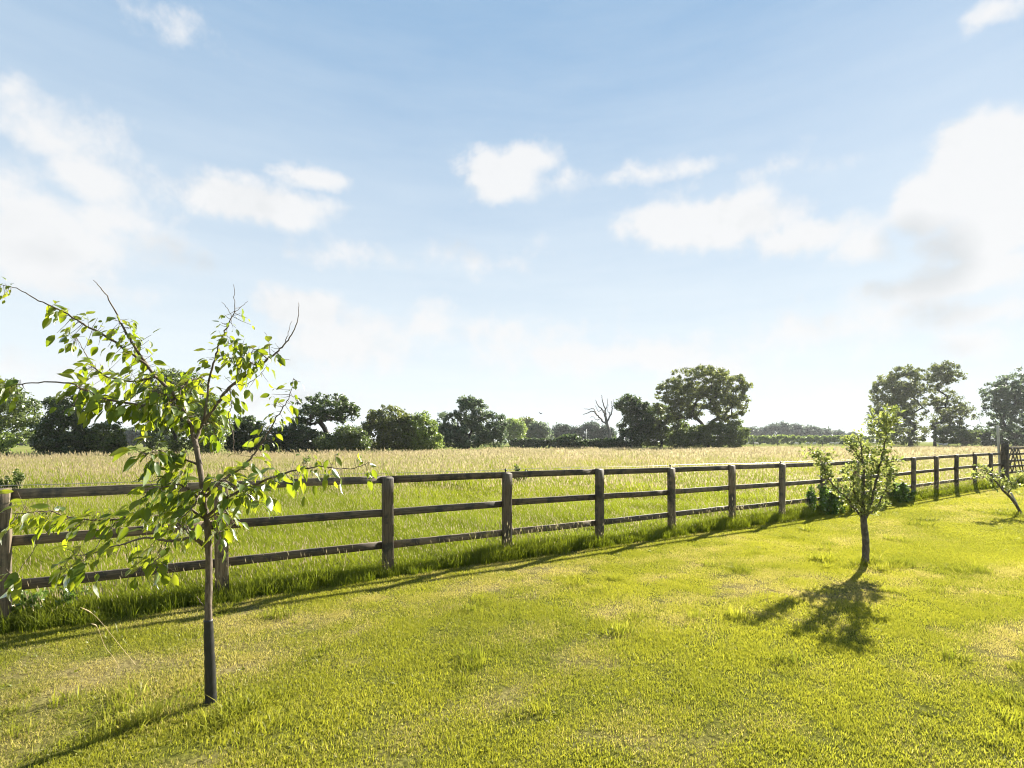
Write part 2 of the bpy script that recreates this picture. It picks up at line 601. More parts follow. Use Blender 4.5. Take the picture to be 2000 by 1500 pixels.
def lawn_mat():
    m, nt, out = new_mat('turf')
    geo = nd(nt, 'ShaderNodeNewGeometry')
    dry, _ = attr(nt, 'dry')
    a, _ = noise(nt, geo.outputs['Position'], 28, 5, .7)
    b, _ = noise(nt, geo.outputs['Position'], 3, 4, .6)
    g = mixc(nt, maprange(nt, a, .3, .7), (.035, .042, .009), (.13, .135, .022))
    s = mixc(nt, maprange(nt, a, .35, .7), (.12, .09, .045), (.28, .23, .11))
    f = mth(nt, 'ADD', mth(nt, 'MULTIPLY', dry, .9), mth(nt, 'MULTIPLY_ADD', b, .5, -.2), clamp=True)
    c = mixc(nt, f, g, s)
    d = nd(nt, 'ShaderNodeBsdfDiffuse'); nt.links.new(c, d.inputs[0])
    bm = nd(nt, 'ShaderNodeBump'); bm.inputs['Strength'].default_value = .8; bm.inputs['Distance'].default_value = .02
    nt.links.new(a, bm.inputs['Height']); nt.links.new(bm.outputs[0], d.inputs['Normal'])
    nt.links.new(d.outputs[0], out.inputs[0])
    return m


def grid_sheet(name, xs, ys, zoff, mat, keep=None, dry=False):
    X, Y = np.meshgrid(xs, ys)
    Z = ground(X, Y) + zoff
    V = np.stack([X.ravel(), Y.ravel(), Z.ravel()], 1)
    nx, ny = len(xs), len(ys)
    i, j = np.meshgrid(np.arange(nx - 1), np.arange(ny - 1))
    q = np.stack([j * nx + i, j * nx + i + 1, (j + 1) * nx + i + 1, (j + 1) * nx + i], -1).reshape(-1, 4)
    if keep is not None:
        k = keep(V[:, 0], V[:, 1])
        q = q[k[q].all(1)]
        used = np.unique(q); remap = -np.ones(len(V), int); remap[used] = np.arange(len(used))
        V = V[used]; q = remap[q]
    me = mesh_from(name, V, q.ravel(), np.full(len(q), 4), True)
    if dry:
        at_ = me.attributes.new('dry', 'FLOAT', 'POINT')
        at_.data.foreach_set('value', dryness(V[:, 0], V[:, 1]).astype(np.float32))
    o = link(name, me, mat)
    o['kind'] = 'structure'
    return o


xs = np.unique(np.concatenate([np.linspace(-3000, -60, 12), np.linspace(-60, 160, 130), np.linspace(160, 3000, 12)]))
ys = np.unique(np.concatenate([np.linspace(-3000, -20, 10), np.linspace(-20, 60, 60), np.linspace(60, 200, 40), np.linspace(200, 3500, 14)]))
grid_sheet('ground', xs, ys, -0.012, ground_mat())
grid_sheet('lawn', np.arange(-14, 34, .16), np.arange(-6, 28, .16), 0.0, lawn_mat(),
           keep=lambda x, y: sdist(x, y) < -0.05, dry=True)

# ================================================================== grass: clump meshes scattered with geometry nodes
def clump(name, n, rad, hmin, hmax, wid, lean, seeds=0, shmin=.5, shmax=.8, head=(.09, .008), bias=(0, 0), seg=3, seed=0, mats=None, flat=0.0):
    r = np.random.default_rng(seed)
    V = []; Fq = []; sizes = []; H = []; R = []; MI = []
    k = 0

    def blade(px, py, h, w, lx, ly, rr, mi, straight=False, z0=0.0):
        nonlocal k
        ang = r.uniform(0, math.pi)
        wx, wy = math.cos(ang) * w / 2, math.sin(ang) * w / 2
        sg = seg
        for s in range(sg):
            t = s / sg
            f = (1 - t ** 2.2 * .75)
            cx = px + lx * t * t; cy = py + ly * t * t; cz = z0 + h * t * (1 - .18 * t * min(1, math.hypot(lx, ly) / max(h, 1e-3)))
            V.append((cx - wx * f, cy - wy * f, cz)); V.append((cx + wx * f, cy + wy * f, cz))
            H.extend((t, t)); R.extend((rr, rr))
        V.append((px + lx, py + ly, z0 + h * (1 - .18 * min(1, math.hypot(lx, ly) / max(h, 1e-3))))); H.append(1.0); R.append(rr)
        for s in range(sg - 1):
            Fq.extend((k + 2 * s, k + 2 * s + 1, k + 2 * s + 3, k + 2 * s + 2)); sizes.append(4); MI.append(mi)
        Fq.extend((k + 2 * sg - 2, k + 2 * sg - 1, k + 2 * sg)); sizes.append(3); MI.append(mi)
        k += 2 * sg + 1
        return

    for i in range(n):
        a = r.uniform(0, 2 * math.pi); q = rad * math.sqrt(r.random())
        h = r.uniform(hmin, hmax)
        l = abs(r.normal(0, lean)) * h; b = r.uniform(0, 2 * math.pi)
        if r.random() < flat:
            l = h * r.uniform(1, 1.6); h = h * .22
        blade(q * math.cos(a), q * math.sin(a), h, wid * r.uniform(.6, 1.3), l * math.cos(b) + bias[0] * h, l * math.sin(b) + bias[1] * h, r.random(), 0)
    for i in range(seeds):
        a = r.uniform(0, 2 * math.pi); q = rad * math.sqrt(r.random())
        h = r.uniform(shmin, shmax)
        l = abs(r.normal(0, lean * .5)) * h; b = r.uniform(0, 2 * math.pi)
        px, py = q * math.cos(a), q * math.sin(a)
        lx = l * math.cos(b) + bias[0] * h * 1.2; ly = l * math.sin(b) + bias[1] * h * 1.2
        rr = r.random()
        blade(px, py, h, wid * .5, lx, ly, rr, 0)
        # head: two crossed slim diamonds along the tip
        dx, dy, dz = lx * .35, ly * .35, h * .5
        nrm = math.sqrt(dx * dx + dy * dy + dz * dz)
        hl = head[0] * r.uniform(.7, 1.3); hw = head[1] * r.uniform(.7, 1.3)
        dx, dy, dz = dx / nrm * hl, dy / nrm * hl, dz / nrm * hl
        tx, ty, tz = px + lx, py + ly, h * (1 - .18 * min(1, math.hypot(lx, ly) / h))
        for ang in (r.uniform(0, 1.5), r.uniform(1.6, 3.1)):
            cx_, cy_ = math.cos(ang) * hw, math.sin(ang) * hw
            V.extend([(tx - dx * .5, ty - dy * .5, tz - dz * .5), (tx - cx_, ty - cy_, tz - dz * .05),
                      (tx + dx * .6, ty + dy * .6, tz + dz * .6), (tx + cx_, ty + cy_, tz - dz * .05)])
            H.extend((1,) * 4); R.extend((rr,) * 4)
            Fq.extend((k, k + 1, k + 2, k + 3)); sizes.append(4); MI.append(1)
            k += 4
    me = mesh_from(name, V, Fq, sizes)
    for nm, arr in (('blade_h', H), ('blade_r', R)):
        a_ = me.attributes.new(nm, 'FLOAT', 'POINT'); a_.data.foreach_set('value', np.asarray(arr, np.float32))
    for mm in mats:
        me.materials.append(mm)
    me.polygons.foreach_set('material_index', np.asarray(MI, np.int32))
    return bpy.data.objects.new(name, me)


def scatter(name, clumps, pts, rotz, scl, idx, tint, dry, label, tilt=None):
    c = bpy.data.collections.new(name + '_clumps')
    for o in clumps:
        c.objects.link(o)
    me = bpy.data.meshes.new(name)
    me.vertices.add(len(pts)); me.vertices.foreach_set('co', np.asarray(pts, np.float32).ravel())
    n = len(pts)
    rot = np.zeros((n, 3), np.float32); rot[:, 2] = rotz
    if tilt is not None:
        rot[:, :2] = tilt
    for nm, typ, arr, key in (('rot', 'FLOAT_VECTOR', rot.ravel(), 'vector'), ('scl', 'FLOAT_VECTOR', np.asarray(scl, np.float32).ravel(), 'vector'),
                              ('idx', 'INT', np.asarray(idx, np.int32), 'value'), ('tint', 'FLOAT', np.asarray(tint, np.float32), 'value'),
                              ('dry', 'FLOAT', np.asarray(dry, np.float32), 'value')):
        a_ = me.attributes.new(nm, typ, 'POINT'); a_.data.foreach_set(key, arr)
    o = link(name, me)
    tag(o, label, 'grass', kind='stuff')
    ng = bpy.data.node_groups.new(name + '_scatter', 'GeometryNodeTree')
    ng.interface.new_socket(name='Geometry', in_out='INPUT', socket_type='NodeSocketGeometry')
    ng.interface.new_socket(name='Geometry', in_out='OUTPUT', socket_type='NodeSocketGeometry')
    gi = nd(ng, 'NodeGroupInput'); go = nd(ng, 'NodeGroupOutput')
    ci = nd(ng, 'GeometryNodeCollectionInfo')
    ci.inputs['Collection'].default_value = c
    ci.inputs['Separate Children'].default_value = True
    ci.inputs['Reset Children'].default_value = True
    iop = nd(ng, 'GeometryNodeInstanceOnPoints')
    iop.inputs['Pick Instance'].default_value = True

    def na(nm, typ):
        a_ = nd(ng, 'GeometryNodeInputNamedAttribute', data_type=typ); a_.inputs['Name'].default_value = nm
        return a_.outputs[0]
    ng.links.new(gi.outputs[0], iop.inputs['Points'])
    ng.links.new(ci.outputs[0], iop.inputs['Instance'])
    ng.links.new(na('idx', 'INT'), iop.inputs['Instance Index'])
    e2r = nd(ng, 'FunctionNodeEulerToRotation')
    ng.links.new(na('rot', 'FLOAT_VECTOR'), e2r.inputs[0])
    ng.links.new(e2r.outputs[0], iop.inputs['Rotation'])
    ng.links.new(na('scl', 'FLOAT_VECTOR'), iop.inputs['Scale'])
    ng.links.new(iop.outputs[0], go.inputs[0])
    md = o.modifiers.new('scatter', 'NODES'); md.node_group = ng
    return o


def sample(n, x0, x1, y0, y1, keep):
    x = RNG.uniform(x0, x1, n); y = RNG.uniform(y0, y1, n)
    k = keep(x, y)
    return x[k], y[k]


HERO = at(412, 1372, 3.2); HERO[2] = 0
APPLE = at(1690, 1096, 6.95)
LEAN = at(1992, 999, 11.8)


def in_view(x, y, m=1.6):
    return np.abs(x) < y * 1.06 + m


# --- mown lawn
lawn_cl = [clump('lawn_a_mown_%d' % i, 210, .14, .012, .030, .0038, .65, seed=100 + i, mats=[M_LAWN, M_SEED], flat=.2) for i in range(6)]
lawn_cl += [clump('lawn_b_tall_%d' % i, 60, .09, .05, .15, .006, .55, seeds=0, seed=120 + i, mats=[M_LAWN, M_SEED], bias=(-.1, 0)) for i in range(3)]
lawn_cl += [clump('lawn_c_weed_%d' % i, 11, .035, .012, .04, .017, 1.5, seed=130 + i, mats=[M_LAWN, M_SEED]) for i in range(3)]
x, y = sample(95000, -8, 26, 1.0, 24, lambda x, y: (sdist(x, y) < -.18) & in_view(x, y))
dd = np.hypot(x, y)
k = RNG.random(len(x)) < np.clip(9.5 / dd, .42, 1.0)
x, y = x[k], y[k]
dr = dryness(x, y)
k = RNG.random(len(x)) > dr * .45
x, y, dr = x[k], y[k], dr[k]
n = len(x)
idx = RNG.integers(0, 6, n)
sc1 = RNG.uniform(.75, 1.25, n) * (1 - .25 * dr) * (.8 + .4 * fbm(x * .9, y * .9, 3))
# longer, unmown tufts round the stems and under the sapling
near = np.exp(-(((x - HERO[0] + .45) / .7) ** 2 + ((y - HERO[1] + .12) / .2) ** 2)) * .55
for c_ in (APPLE, LEAN):
    near = np.maximum(near, .75 * np.exp(-(((x - c_[0]) / .55) ** 2 + ((y - c_[1]) / .3) ** 2)))
near = np.maximum(near, .22 * (fbm(x * 2.1 + 5, y * 2.1 + 3, 3) > .70))
tall = RNG.random(n) < near
idx[tall] = RNG.integers(6, 9, tall.sum())
dr[tall] *= .2
weedy = (RNG.random(n) < .012 + .05 * (fbm(x * 1.3 + 60, y * 1.3, 3) > .62)) & ~tall
idx[weedy] = RNG.integers(9, 12, weedy.sum()); dr[weedy] = 0
hz = sc1 * np.where(tall, RNG.uniform(.35, .9, n), 1)
far_w = np.clip(np.hypot(x, y) / 7, 1, 2.2)
scl = np.stack([sc1 * far_w, sc1 * far_w, hz * np.clip(far_w, 1, 1.25)], 1)
scatter('lawn_grass', lawn_cl, np.stack([x, y, ground(x, y) - .004], 1), RNG.uniform(0, 6.28, n), scl, idx,
        np.clip(fbm(x * .7 + 3, y * .7, 4) * 1.5 - .25 + RNG.normal(0, .17, n) - .35 * tall - .6 * weedy, 0, 1), dr,
        'short mown yellow-green grass with straw patches on the garden side')

# --- unmown strip along the foot of the fence
strip_cl = [clump('strip_tuft_%d' % i, 46, .12, .10, .26, .0065, .5, seeds=1, shmin=.3, shmax=.5, head=(.06, .006), seed=140 + i, mats=[M_MEADOW, M_SEED], bias=(-.08, -.05)) for i in range(5)]
tt = RNG.uniform(-3, 33, 6200); ss = -np.abs(RNG.normal(0, .12, 6200)) + .10
ss = np.maximum(ss, -.3)
x = F0[0] + FT[0] * tt + FN[0] * ss; y = F0[1] + FT[1] * tt + FN[1] * ss
n = len(x)
g = fbm(tt * .8, ss * 0 + 3, 3)
sc1 = RNG.uniform(.6, 1.15, n) * (.55 + .8 * g) * np.clip(1 + ss * .9, .5, 1)
scatter('fence_foot_grass', strip_cl, np.stack([x, y, ground(x, y) - .01], 1), RNG.normal(0, .8, n), np.stack([sc1] * 3, 1),
        RNG.integers(0, 5, n), np.clip(g * .7 + RNG.normal(0, .12, n) - .15, 0, 1), RNG.random(n) * .02,  # lowered tint puts the shade at the fence foot into the green
        'long unmown grass along the foot of the fence, its green darkened for shade')

# --- hay meadow, three sizes of clump by distance
mead_near = [clump('meadow_tuft_%d' % i, 70, .20, .22, .46, .0065, .38, seeds=1, shmin=.42, shmax=.68, head=(.075, .0045), seed=160 + i, mats=[M_MEADOW, M_SEED], bias=(-.22, -.08)) for i in range(6)]
mead_mid = [clump('meadow_patch_%d' % i, 95, .42, .3, .58, .013, .38, seeds=3, shmin=.5, shmax=.78, head=(.11, .011), seed=180 + i, mats=[M_MEADOW, M_SEED], bias=(-.22, -.08), seg=2) for i in range(5)]
mead_far = [clump('meadow_swathe_%d' % i, 110, 1.1, .3, .6, .04, .38, seeds=20, shmin=.5, shmax=.8, head=(.16, .026), seed=190 + i, mats=[M_MEADOW, M_SEED], bias=(-.2, -.08), seg=2) for i in range(5)]


def far_edge(x, y):
    """the far side of the hay meadow, in metres from the fence end to end"""
    u = x / np.maximum(y, .1)
    return np.interp(u, [-1.3, -.9, -.5, -.3, -.1, .15, .4, .8, 1.2], [40, 40, 48, 54, 64, 84, 96, 108, 110])


def field_pts(n, ylo, yhi, xr, smin=.12):
    return sample(n, -xr, xr, ylo, yhi, lambda x, y: (sdist(x, y) > smin) & in_view(x, y, 2.5) & (y < far_edge(x, y)))


def meadow(name, cl, x, y, base, label):
    n = len(x)
    g = fbm(x * .22 + 11, y * .22 + 4, 4)
    g2 = fbm(x * .9, y * .9 + 31, 3)
    s1 = RNG.uniform(.75, 1.2, n) * (.5 + .9 * g2) * base
    s = sdist(x, y)
    s1 = s1 * np.interp(y, [30, 60, 100], [1, .92, .8])
    hz = s1 * np.clip(.55 + s * .045, .55, 1.0)
    tint = np.clip(.38 + (g - .5) * 2.2 + RNG.normal(0, .16, n), 0, 1)
    dr = np.clip((g2 - .62) * .6 + (g - .58) * .7 + np.clip((np.hypot(x, y) - 18) / 70, 0, .4), 0, .7)
    scatter(name, cl, np.stack([x, y, ground(x, y) - .02], 1), RNG.normal(0, .7, n), np.stack([s1, s1, hz], 1), RNG.integers(0, len(cl), n), tint, dr, label)


x, y = field_pts(60000, 3.5, 15, 17)
k = RNG.random(len(x)) < np.clip(1.35 - np.hypot(x, y) / 20, .3, 1)
meadow('meadow_grass_by_fence', mead_near, x[k], y[k], 1.0, 'tall seeding meadow grass just beyond the rail fence')
x, y = field_pts(52000, 13, 34, 38)
k = RNG.random(len(x)) < np.clip((y - 13) / 3 + .15, 0, 1) * np.clip(1.4 - y / 40, .3, 1)
meadow('meadow_grass_in_middle', mead_mid, x[k], y[k], 1.0, 'pale seeding hay grass across the middle of the field')
x, y = field_pts(30000, 30, 125, 130)
k = RNG.random(len(x)) < np.clip((y - 30) / 4, 0, 1)
meadow('meadow_grass_far_out', mead_far, x[k], y[k], 1.0, 'pinkish tan hay grass on the far side of the field')

# ================================================================== fence
POST_PX = [2, 433, 757, 990, 1171, 1312, 1431, 1527, 1608, 1673, 1735, 1784, 1829, 1868, 1904, 1935]
fence = thing('rail_fence', 'weathered brown three-rail timber post and rail fence dividing lawn from field', 'fence')
wr = np.random.default_rng(3)


def on_line(px):
    u = (px - CX) / F
    t = (u * F0[1] - F0[0]) / (FT[0] - u * FT[1])
    return t


post_t = [on_line(-640)] + [on_line(p) for p in POST_PX]
GATE_T = on_line(1961)
POST_H = 1.215
posts = []
for i, t in enumerate(post_t):
    p = F0 + FT * t
    z = float(ground(*p))
    mb = MB()
    lean = wr.normal(0, .008, 2)
    mb.beam((0, 0, -.25), (lean[0], lean[1], POST_H + wr.normal(0, .008)), .125, .085, (FT[0], FT[1], 0), nseg=7, jit=.0016, rnd=wr, bev=.0035)
    me = mb.mesh('post')
    # weathered, slightly sloping top
    top = max(v.co.z for v in me.vertices)
    for v in me.vertices:
        if v.co.z > top - .01:
            v.co.z += -.012 + (v.co.x * FN[0] + v.co.y * FN[1]) * .25
    o = link('post', me, M_POST, fence, (p[0], p[1], z))
    posts.append(o)
    if i in (4, 6, 8, 11, 13, 15):
        b = MB()
        b.tube([(0, 0, POST_H - .03), (0, 0, POST_H + .012), (0, 0, POST_H + .022), (0, 0, POST_H + .034), (0, 0, POST_H + .05)], [.008, .008, .02, .013, .004], 8)
        q = FN * .035
        link('insulator', b.mesh('insulator', True), M_GUARD, o, (q[0], q[1], 0))
t_all = post_t + [GATE_T]
for lev, zc in enumerate((1.163, .757, .348)):
    i = 0
    first = lev % 2
    cuts = [0] + list(range(1 + first, len(t_all) - 1, 2)) + [len(t_all) - 1]
    for a, b in zip(cuts[:-1], cuts[1:]):
        mb = MB()
        pts = []
        ta, tb = t_all[a] + .003, t_all[b] - .003
        off = FN * (.0425 + .0205)
        pa = F0 + FT * ta + off; pb = F0 + FT * tb + off
        za = float(ground(*pa)) + zc + wr.normal(0, .006); zb = float(ground(*pb)) + zc + wr.normal(0, .006)
        mid = (pa + pb) / 2
        A = np.array((*pa, za)); B = np.array((*pb, zb))
        mb.beam(A - A, B - A, .038, .09, (FN[0], FN[1], 0), nseg=8, jit=.0016, rnd=wr, bev=.003)
        link('rail', mb.mesh('rail'), M_RAIL, fence, A)

# wire strand on the insulators
mb = MB()
wp = []
for a in np.linspace(post_t[0], GATE_T, 60):
    p = F0 + FT * a + FN * .04
    wp.append((p[0], p[1], float(ground(*p)) + POST_H + .03 - .006 * math.sin(a * 1.8)))
mb.tube(wp, .0028, 5)
tag(link('wire_strand', mb.mesh('wire_strand', True), M_WIRE), 'thin pale wire strand stretched along the top rail of the fence', 'wire')

# ------------------------------------------------------------------ gate, its post and the tall pole
gp = F0 + FT * (GATE_T + .09)
gz = float(ground(*gp))
gpost = thing('gate_post', 'thick timber gate post where the rail fence ends', 'post')
mb = MB(); mb.beam((0, 0, -.3), (0.01, 0, 1.56), .22, .2, (FT[0], FT[1], 0), nseg=8, jit=.004, rnd=wr, bev=.035)
link('post', mb.mesh('post'), M_POST, gpost, (gp[0], gp[1], gz))
mb = MB(); mb.tube([(-.02, -.125, .95), (-.02, -.125, 1.1)], .018, 8); mb.tube([(-.02, -.11, 1.02), (.16, -.02, 1.02)], .012, 6)
link('hinge_pin', mb.mesh('hinge_pin'), M_STAKE, gpost, (gp[0], gp[1], gz))
pp = gp + FN * .16 + FT * .10
mb = MB()
mb.beam((0.06, 0, -.2), (-.10, 0, 2.24), .085, .075, (FT[0], FT[1], 0), nseg=8, jit=.003, rnd=wr, bev=.012)
tag(link('tall_pole', mb.mesh('tall_pole'), M_PALE, None, (pp[0], pp[1], gz)), 'bleached leaning pole rising behind the gate post', 'pole')
gate = thing('field_gate', 'timber five-bar field gate with crossed diamond braces', 'gate')
g0 = gp + FT * .15; g1 = gp + FT * 3.2
for z in (1.36, 1.13, .87, .65, .42):
    mb = MB(); hh = .085 if z < 1.3 else .1
    A = np.array((*g0, gz + z)); B = np.array((*g1, gz + z))
    mb.beam((0, 0, 0), B - A, .035, hh, (FN[0], FN[1], 0), nseg=4, jit=.002, rnd=wr)
    link('bar', mb.mesh('bar'), M_RAIL, gate, A)
for q in (g0 + FT * .04, g1 - FT * .04):
    mb = MB(); mb.beam((0, 0, .35), (0, 0, 1.42), .08, .05, (FT[0], FT[1], 0), nseg=3, jit=.002, rnd=wr)
    q2 = q + FN * .045
    link('stile', mb.mesh('stile'), M_POST, gate, (q2[0], q2[1], gz))
for a, b, za, zb in ((.08, 1.0, .42, 1.36), (.62, -0.0, .42, 1.0), (.62, 1.45, .42, 1.36), (1.0, 1.75, 1.36, .42), (.65, 1.15, 1.36, .42), (1.45, 2.1, 1.36, .42), (.08, .62, .85, 1.36)):
    if a == .62 and b == 0.0:
        a, b = .62, .1
    pa = g0 + FT * a - FN * .034; pb = g0 + FT * b - FN * .034
    A = np.array((*pa, gz + za)); B = np.array((*pb, gz + zb))
    mb = MB(); mb.beam((0, 0, 0), B - A, .028, .06, (FN[0], FN[1], 0), nseg=3, jit=.001, rnd=wr)
    link('brace', mb.mesh('brace'), M_RAIL, gate, A)

# ================================================================== broad leaves
def leaf_mesh(name, L, W, fold, curl, seed):
    r = np.random.default_rng(seed)
    ts = np.array([0, .12, .3, .52, .75, .92, 1.0])
    wd = np.array([.03, .55, .95, 1.0, .66, .22, 0.0]) * W / 2
    V = []; fs = []
    tw = r.uniform(-.35, .35)
    for t, w in zip(ts, wd):
        z = -curl * L * t * t + .02 * L * math.sin(9 * t + seed)
        c, s = math.cos(tw * t), math.sin(tw * t)
        up = w * math.tan(fold) * .9
        for q in (-1, 0, 1):
            yy = q * w; zz = up if q else 0
            V.append((L * t, yy * c - zz * s, z + yy * s + zz * c))
    m = len(ts)
    for i in range(m - 1):
        for q in (0, 1):
            a = i * 3 + q
            fs.append((a, a + 3, a + 4, a + 1))
    # petiole
    b = len(V)
    V += [(-.22 * L, -.0008, .03 * L), (-.22 * L, .0008, .03 * L), (.02 * L, .001, 0), (.02 * L, -.001, 0)]
    fs.append((b, b + 1, b + 2, b + 3))
    return np.array(V), fs


LEAFS = []
for s in range(8):
    rr = np.random.default_rng(300 + s)
    LEAFS.append(leaf_mesh('leaf', 1.0, rr.uniform(.42, .56), rr.uniform(.15, .55), rr.uniform(.05, .4), s))


def frame(d, up):
    d = d / (np.linalg.norm(d) + 1e-9)
    y = np.cross(up, d); ny = np.linalg.norm(y)
    if ny < 1e-4:
        y = np.cross((1, 0.2, 0), d); ny = np.linalg.norm(y)
    y = y / ny
    z = np.cross(d, y)
    return np.stack([d, y, z], 1)


import mathutils


def put_leaves(tree, specs, mat_obj, mat_join, limit=300, stuff_name='leaves', petiole=True):
    """specs: list of (position, direction, up, length). The largest become leaf objects, the others one joined part."""
    camp = np.array((0, 0, CAM_H))
    sz = [s[3] / np.linalg.norm(s[0] - camp) for s in specs]
    order = np.argsort(sz)[::-1]
    shared = []
    for V, fs in LEAFS:
        me = mesh_from('leaf', V, [i for f in fs for i in f], [len(f) for f in fs], True)
        me.materials.append(mat_obj)
        shared.append(me)
    mb_V = []; mb_F = []; mb_R = []; n = 0
    for rank, i in enumerate(order):
        p, d, up, L = specs[i]
        M = frame(np.asarray(d, float), np.asarray(up, float))
        v = random.randrange(8)
        if rank < limit:
            o = bpy.data.objects.new('leaf', shared[v]); COL.objects.link(o); o.parent = tree
            mw = mathutils.Matrix([[*(M[r] * L), p[r]] for r in range(3)] + [[0, 0, 0, 1]])
            o.matrix_local = mw
        else:
            V, fs = LEAFS[v]
            W = (V * L) @ M.T + p
            mb_V.append(W); mb_F += [tuple(a + n for a in f) for f in fs]; mb_R += [random.random()] * len(W); n += len(W)
    if mb_V:
        me = mesh_from(stuff_name, np.concatenate(mb_V), [i for f in mb_F for i in f], [len(f) for f in mb_F], True)
        a_ = me.attributes.new('leaf_r', 'FLOAT', 'POINT'); a_.data.foreach_set('value', np.asarray(mb_R, np.float32))
        o = link(stuff_name, me, mat_join, tree); o['kind'] = 'stuff'


def branch_px(pts, Y0, d0, d1, bow=0.0):
    m = len(pts)
    P = []
    for i, (px, py) in enumerate(pts):
        t = i / (m - 1)
        P.append(at(px, py, Y0 + d0 + (d1 - d0) * t + bow * math.sin(math.pi * t)))
    return smooth_path(P, 6)


# ------------------------------------------------------------------ the sapling
sap = thing('cherry_sapling', 'young broad-leaved sapling with a thin stem wrapped in a black guard', 'tree')
HY0 = 3.2
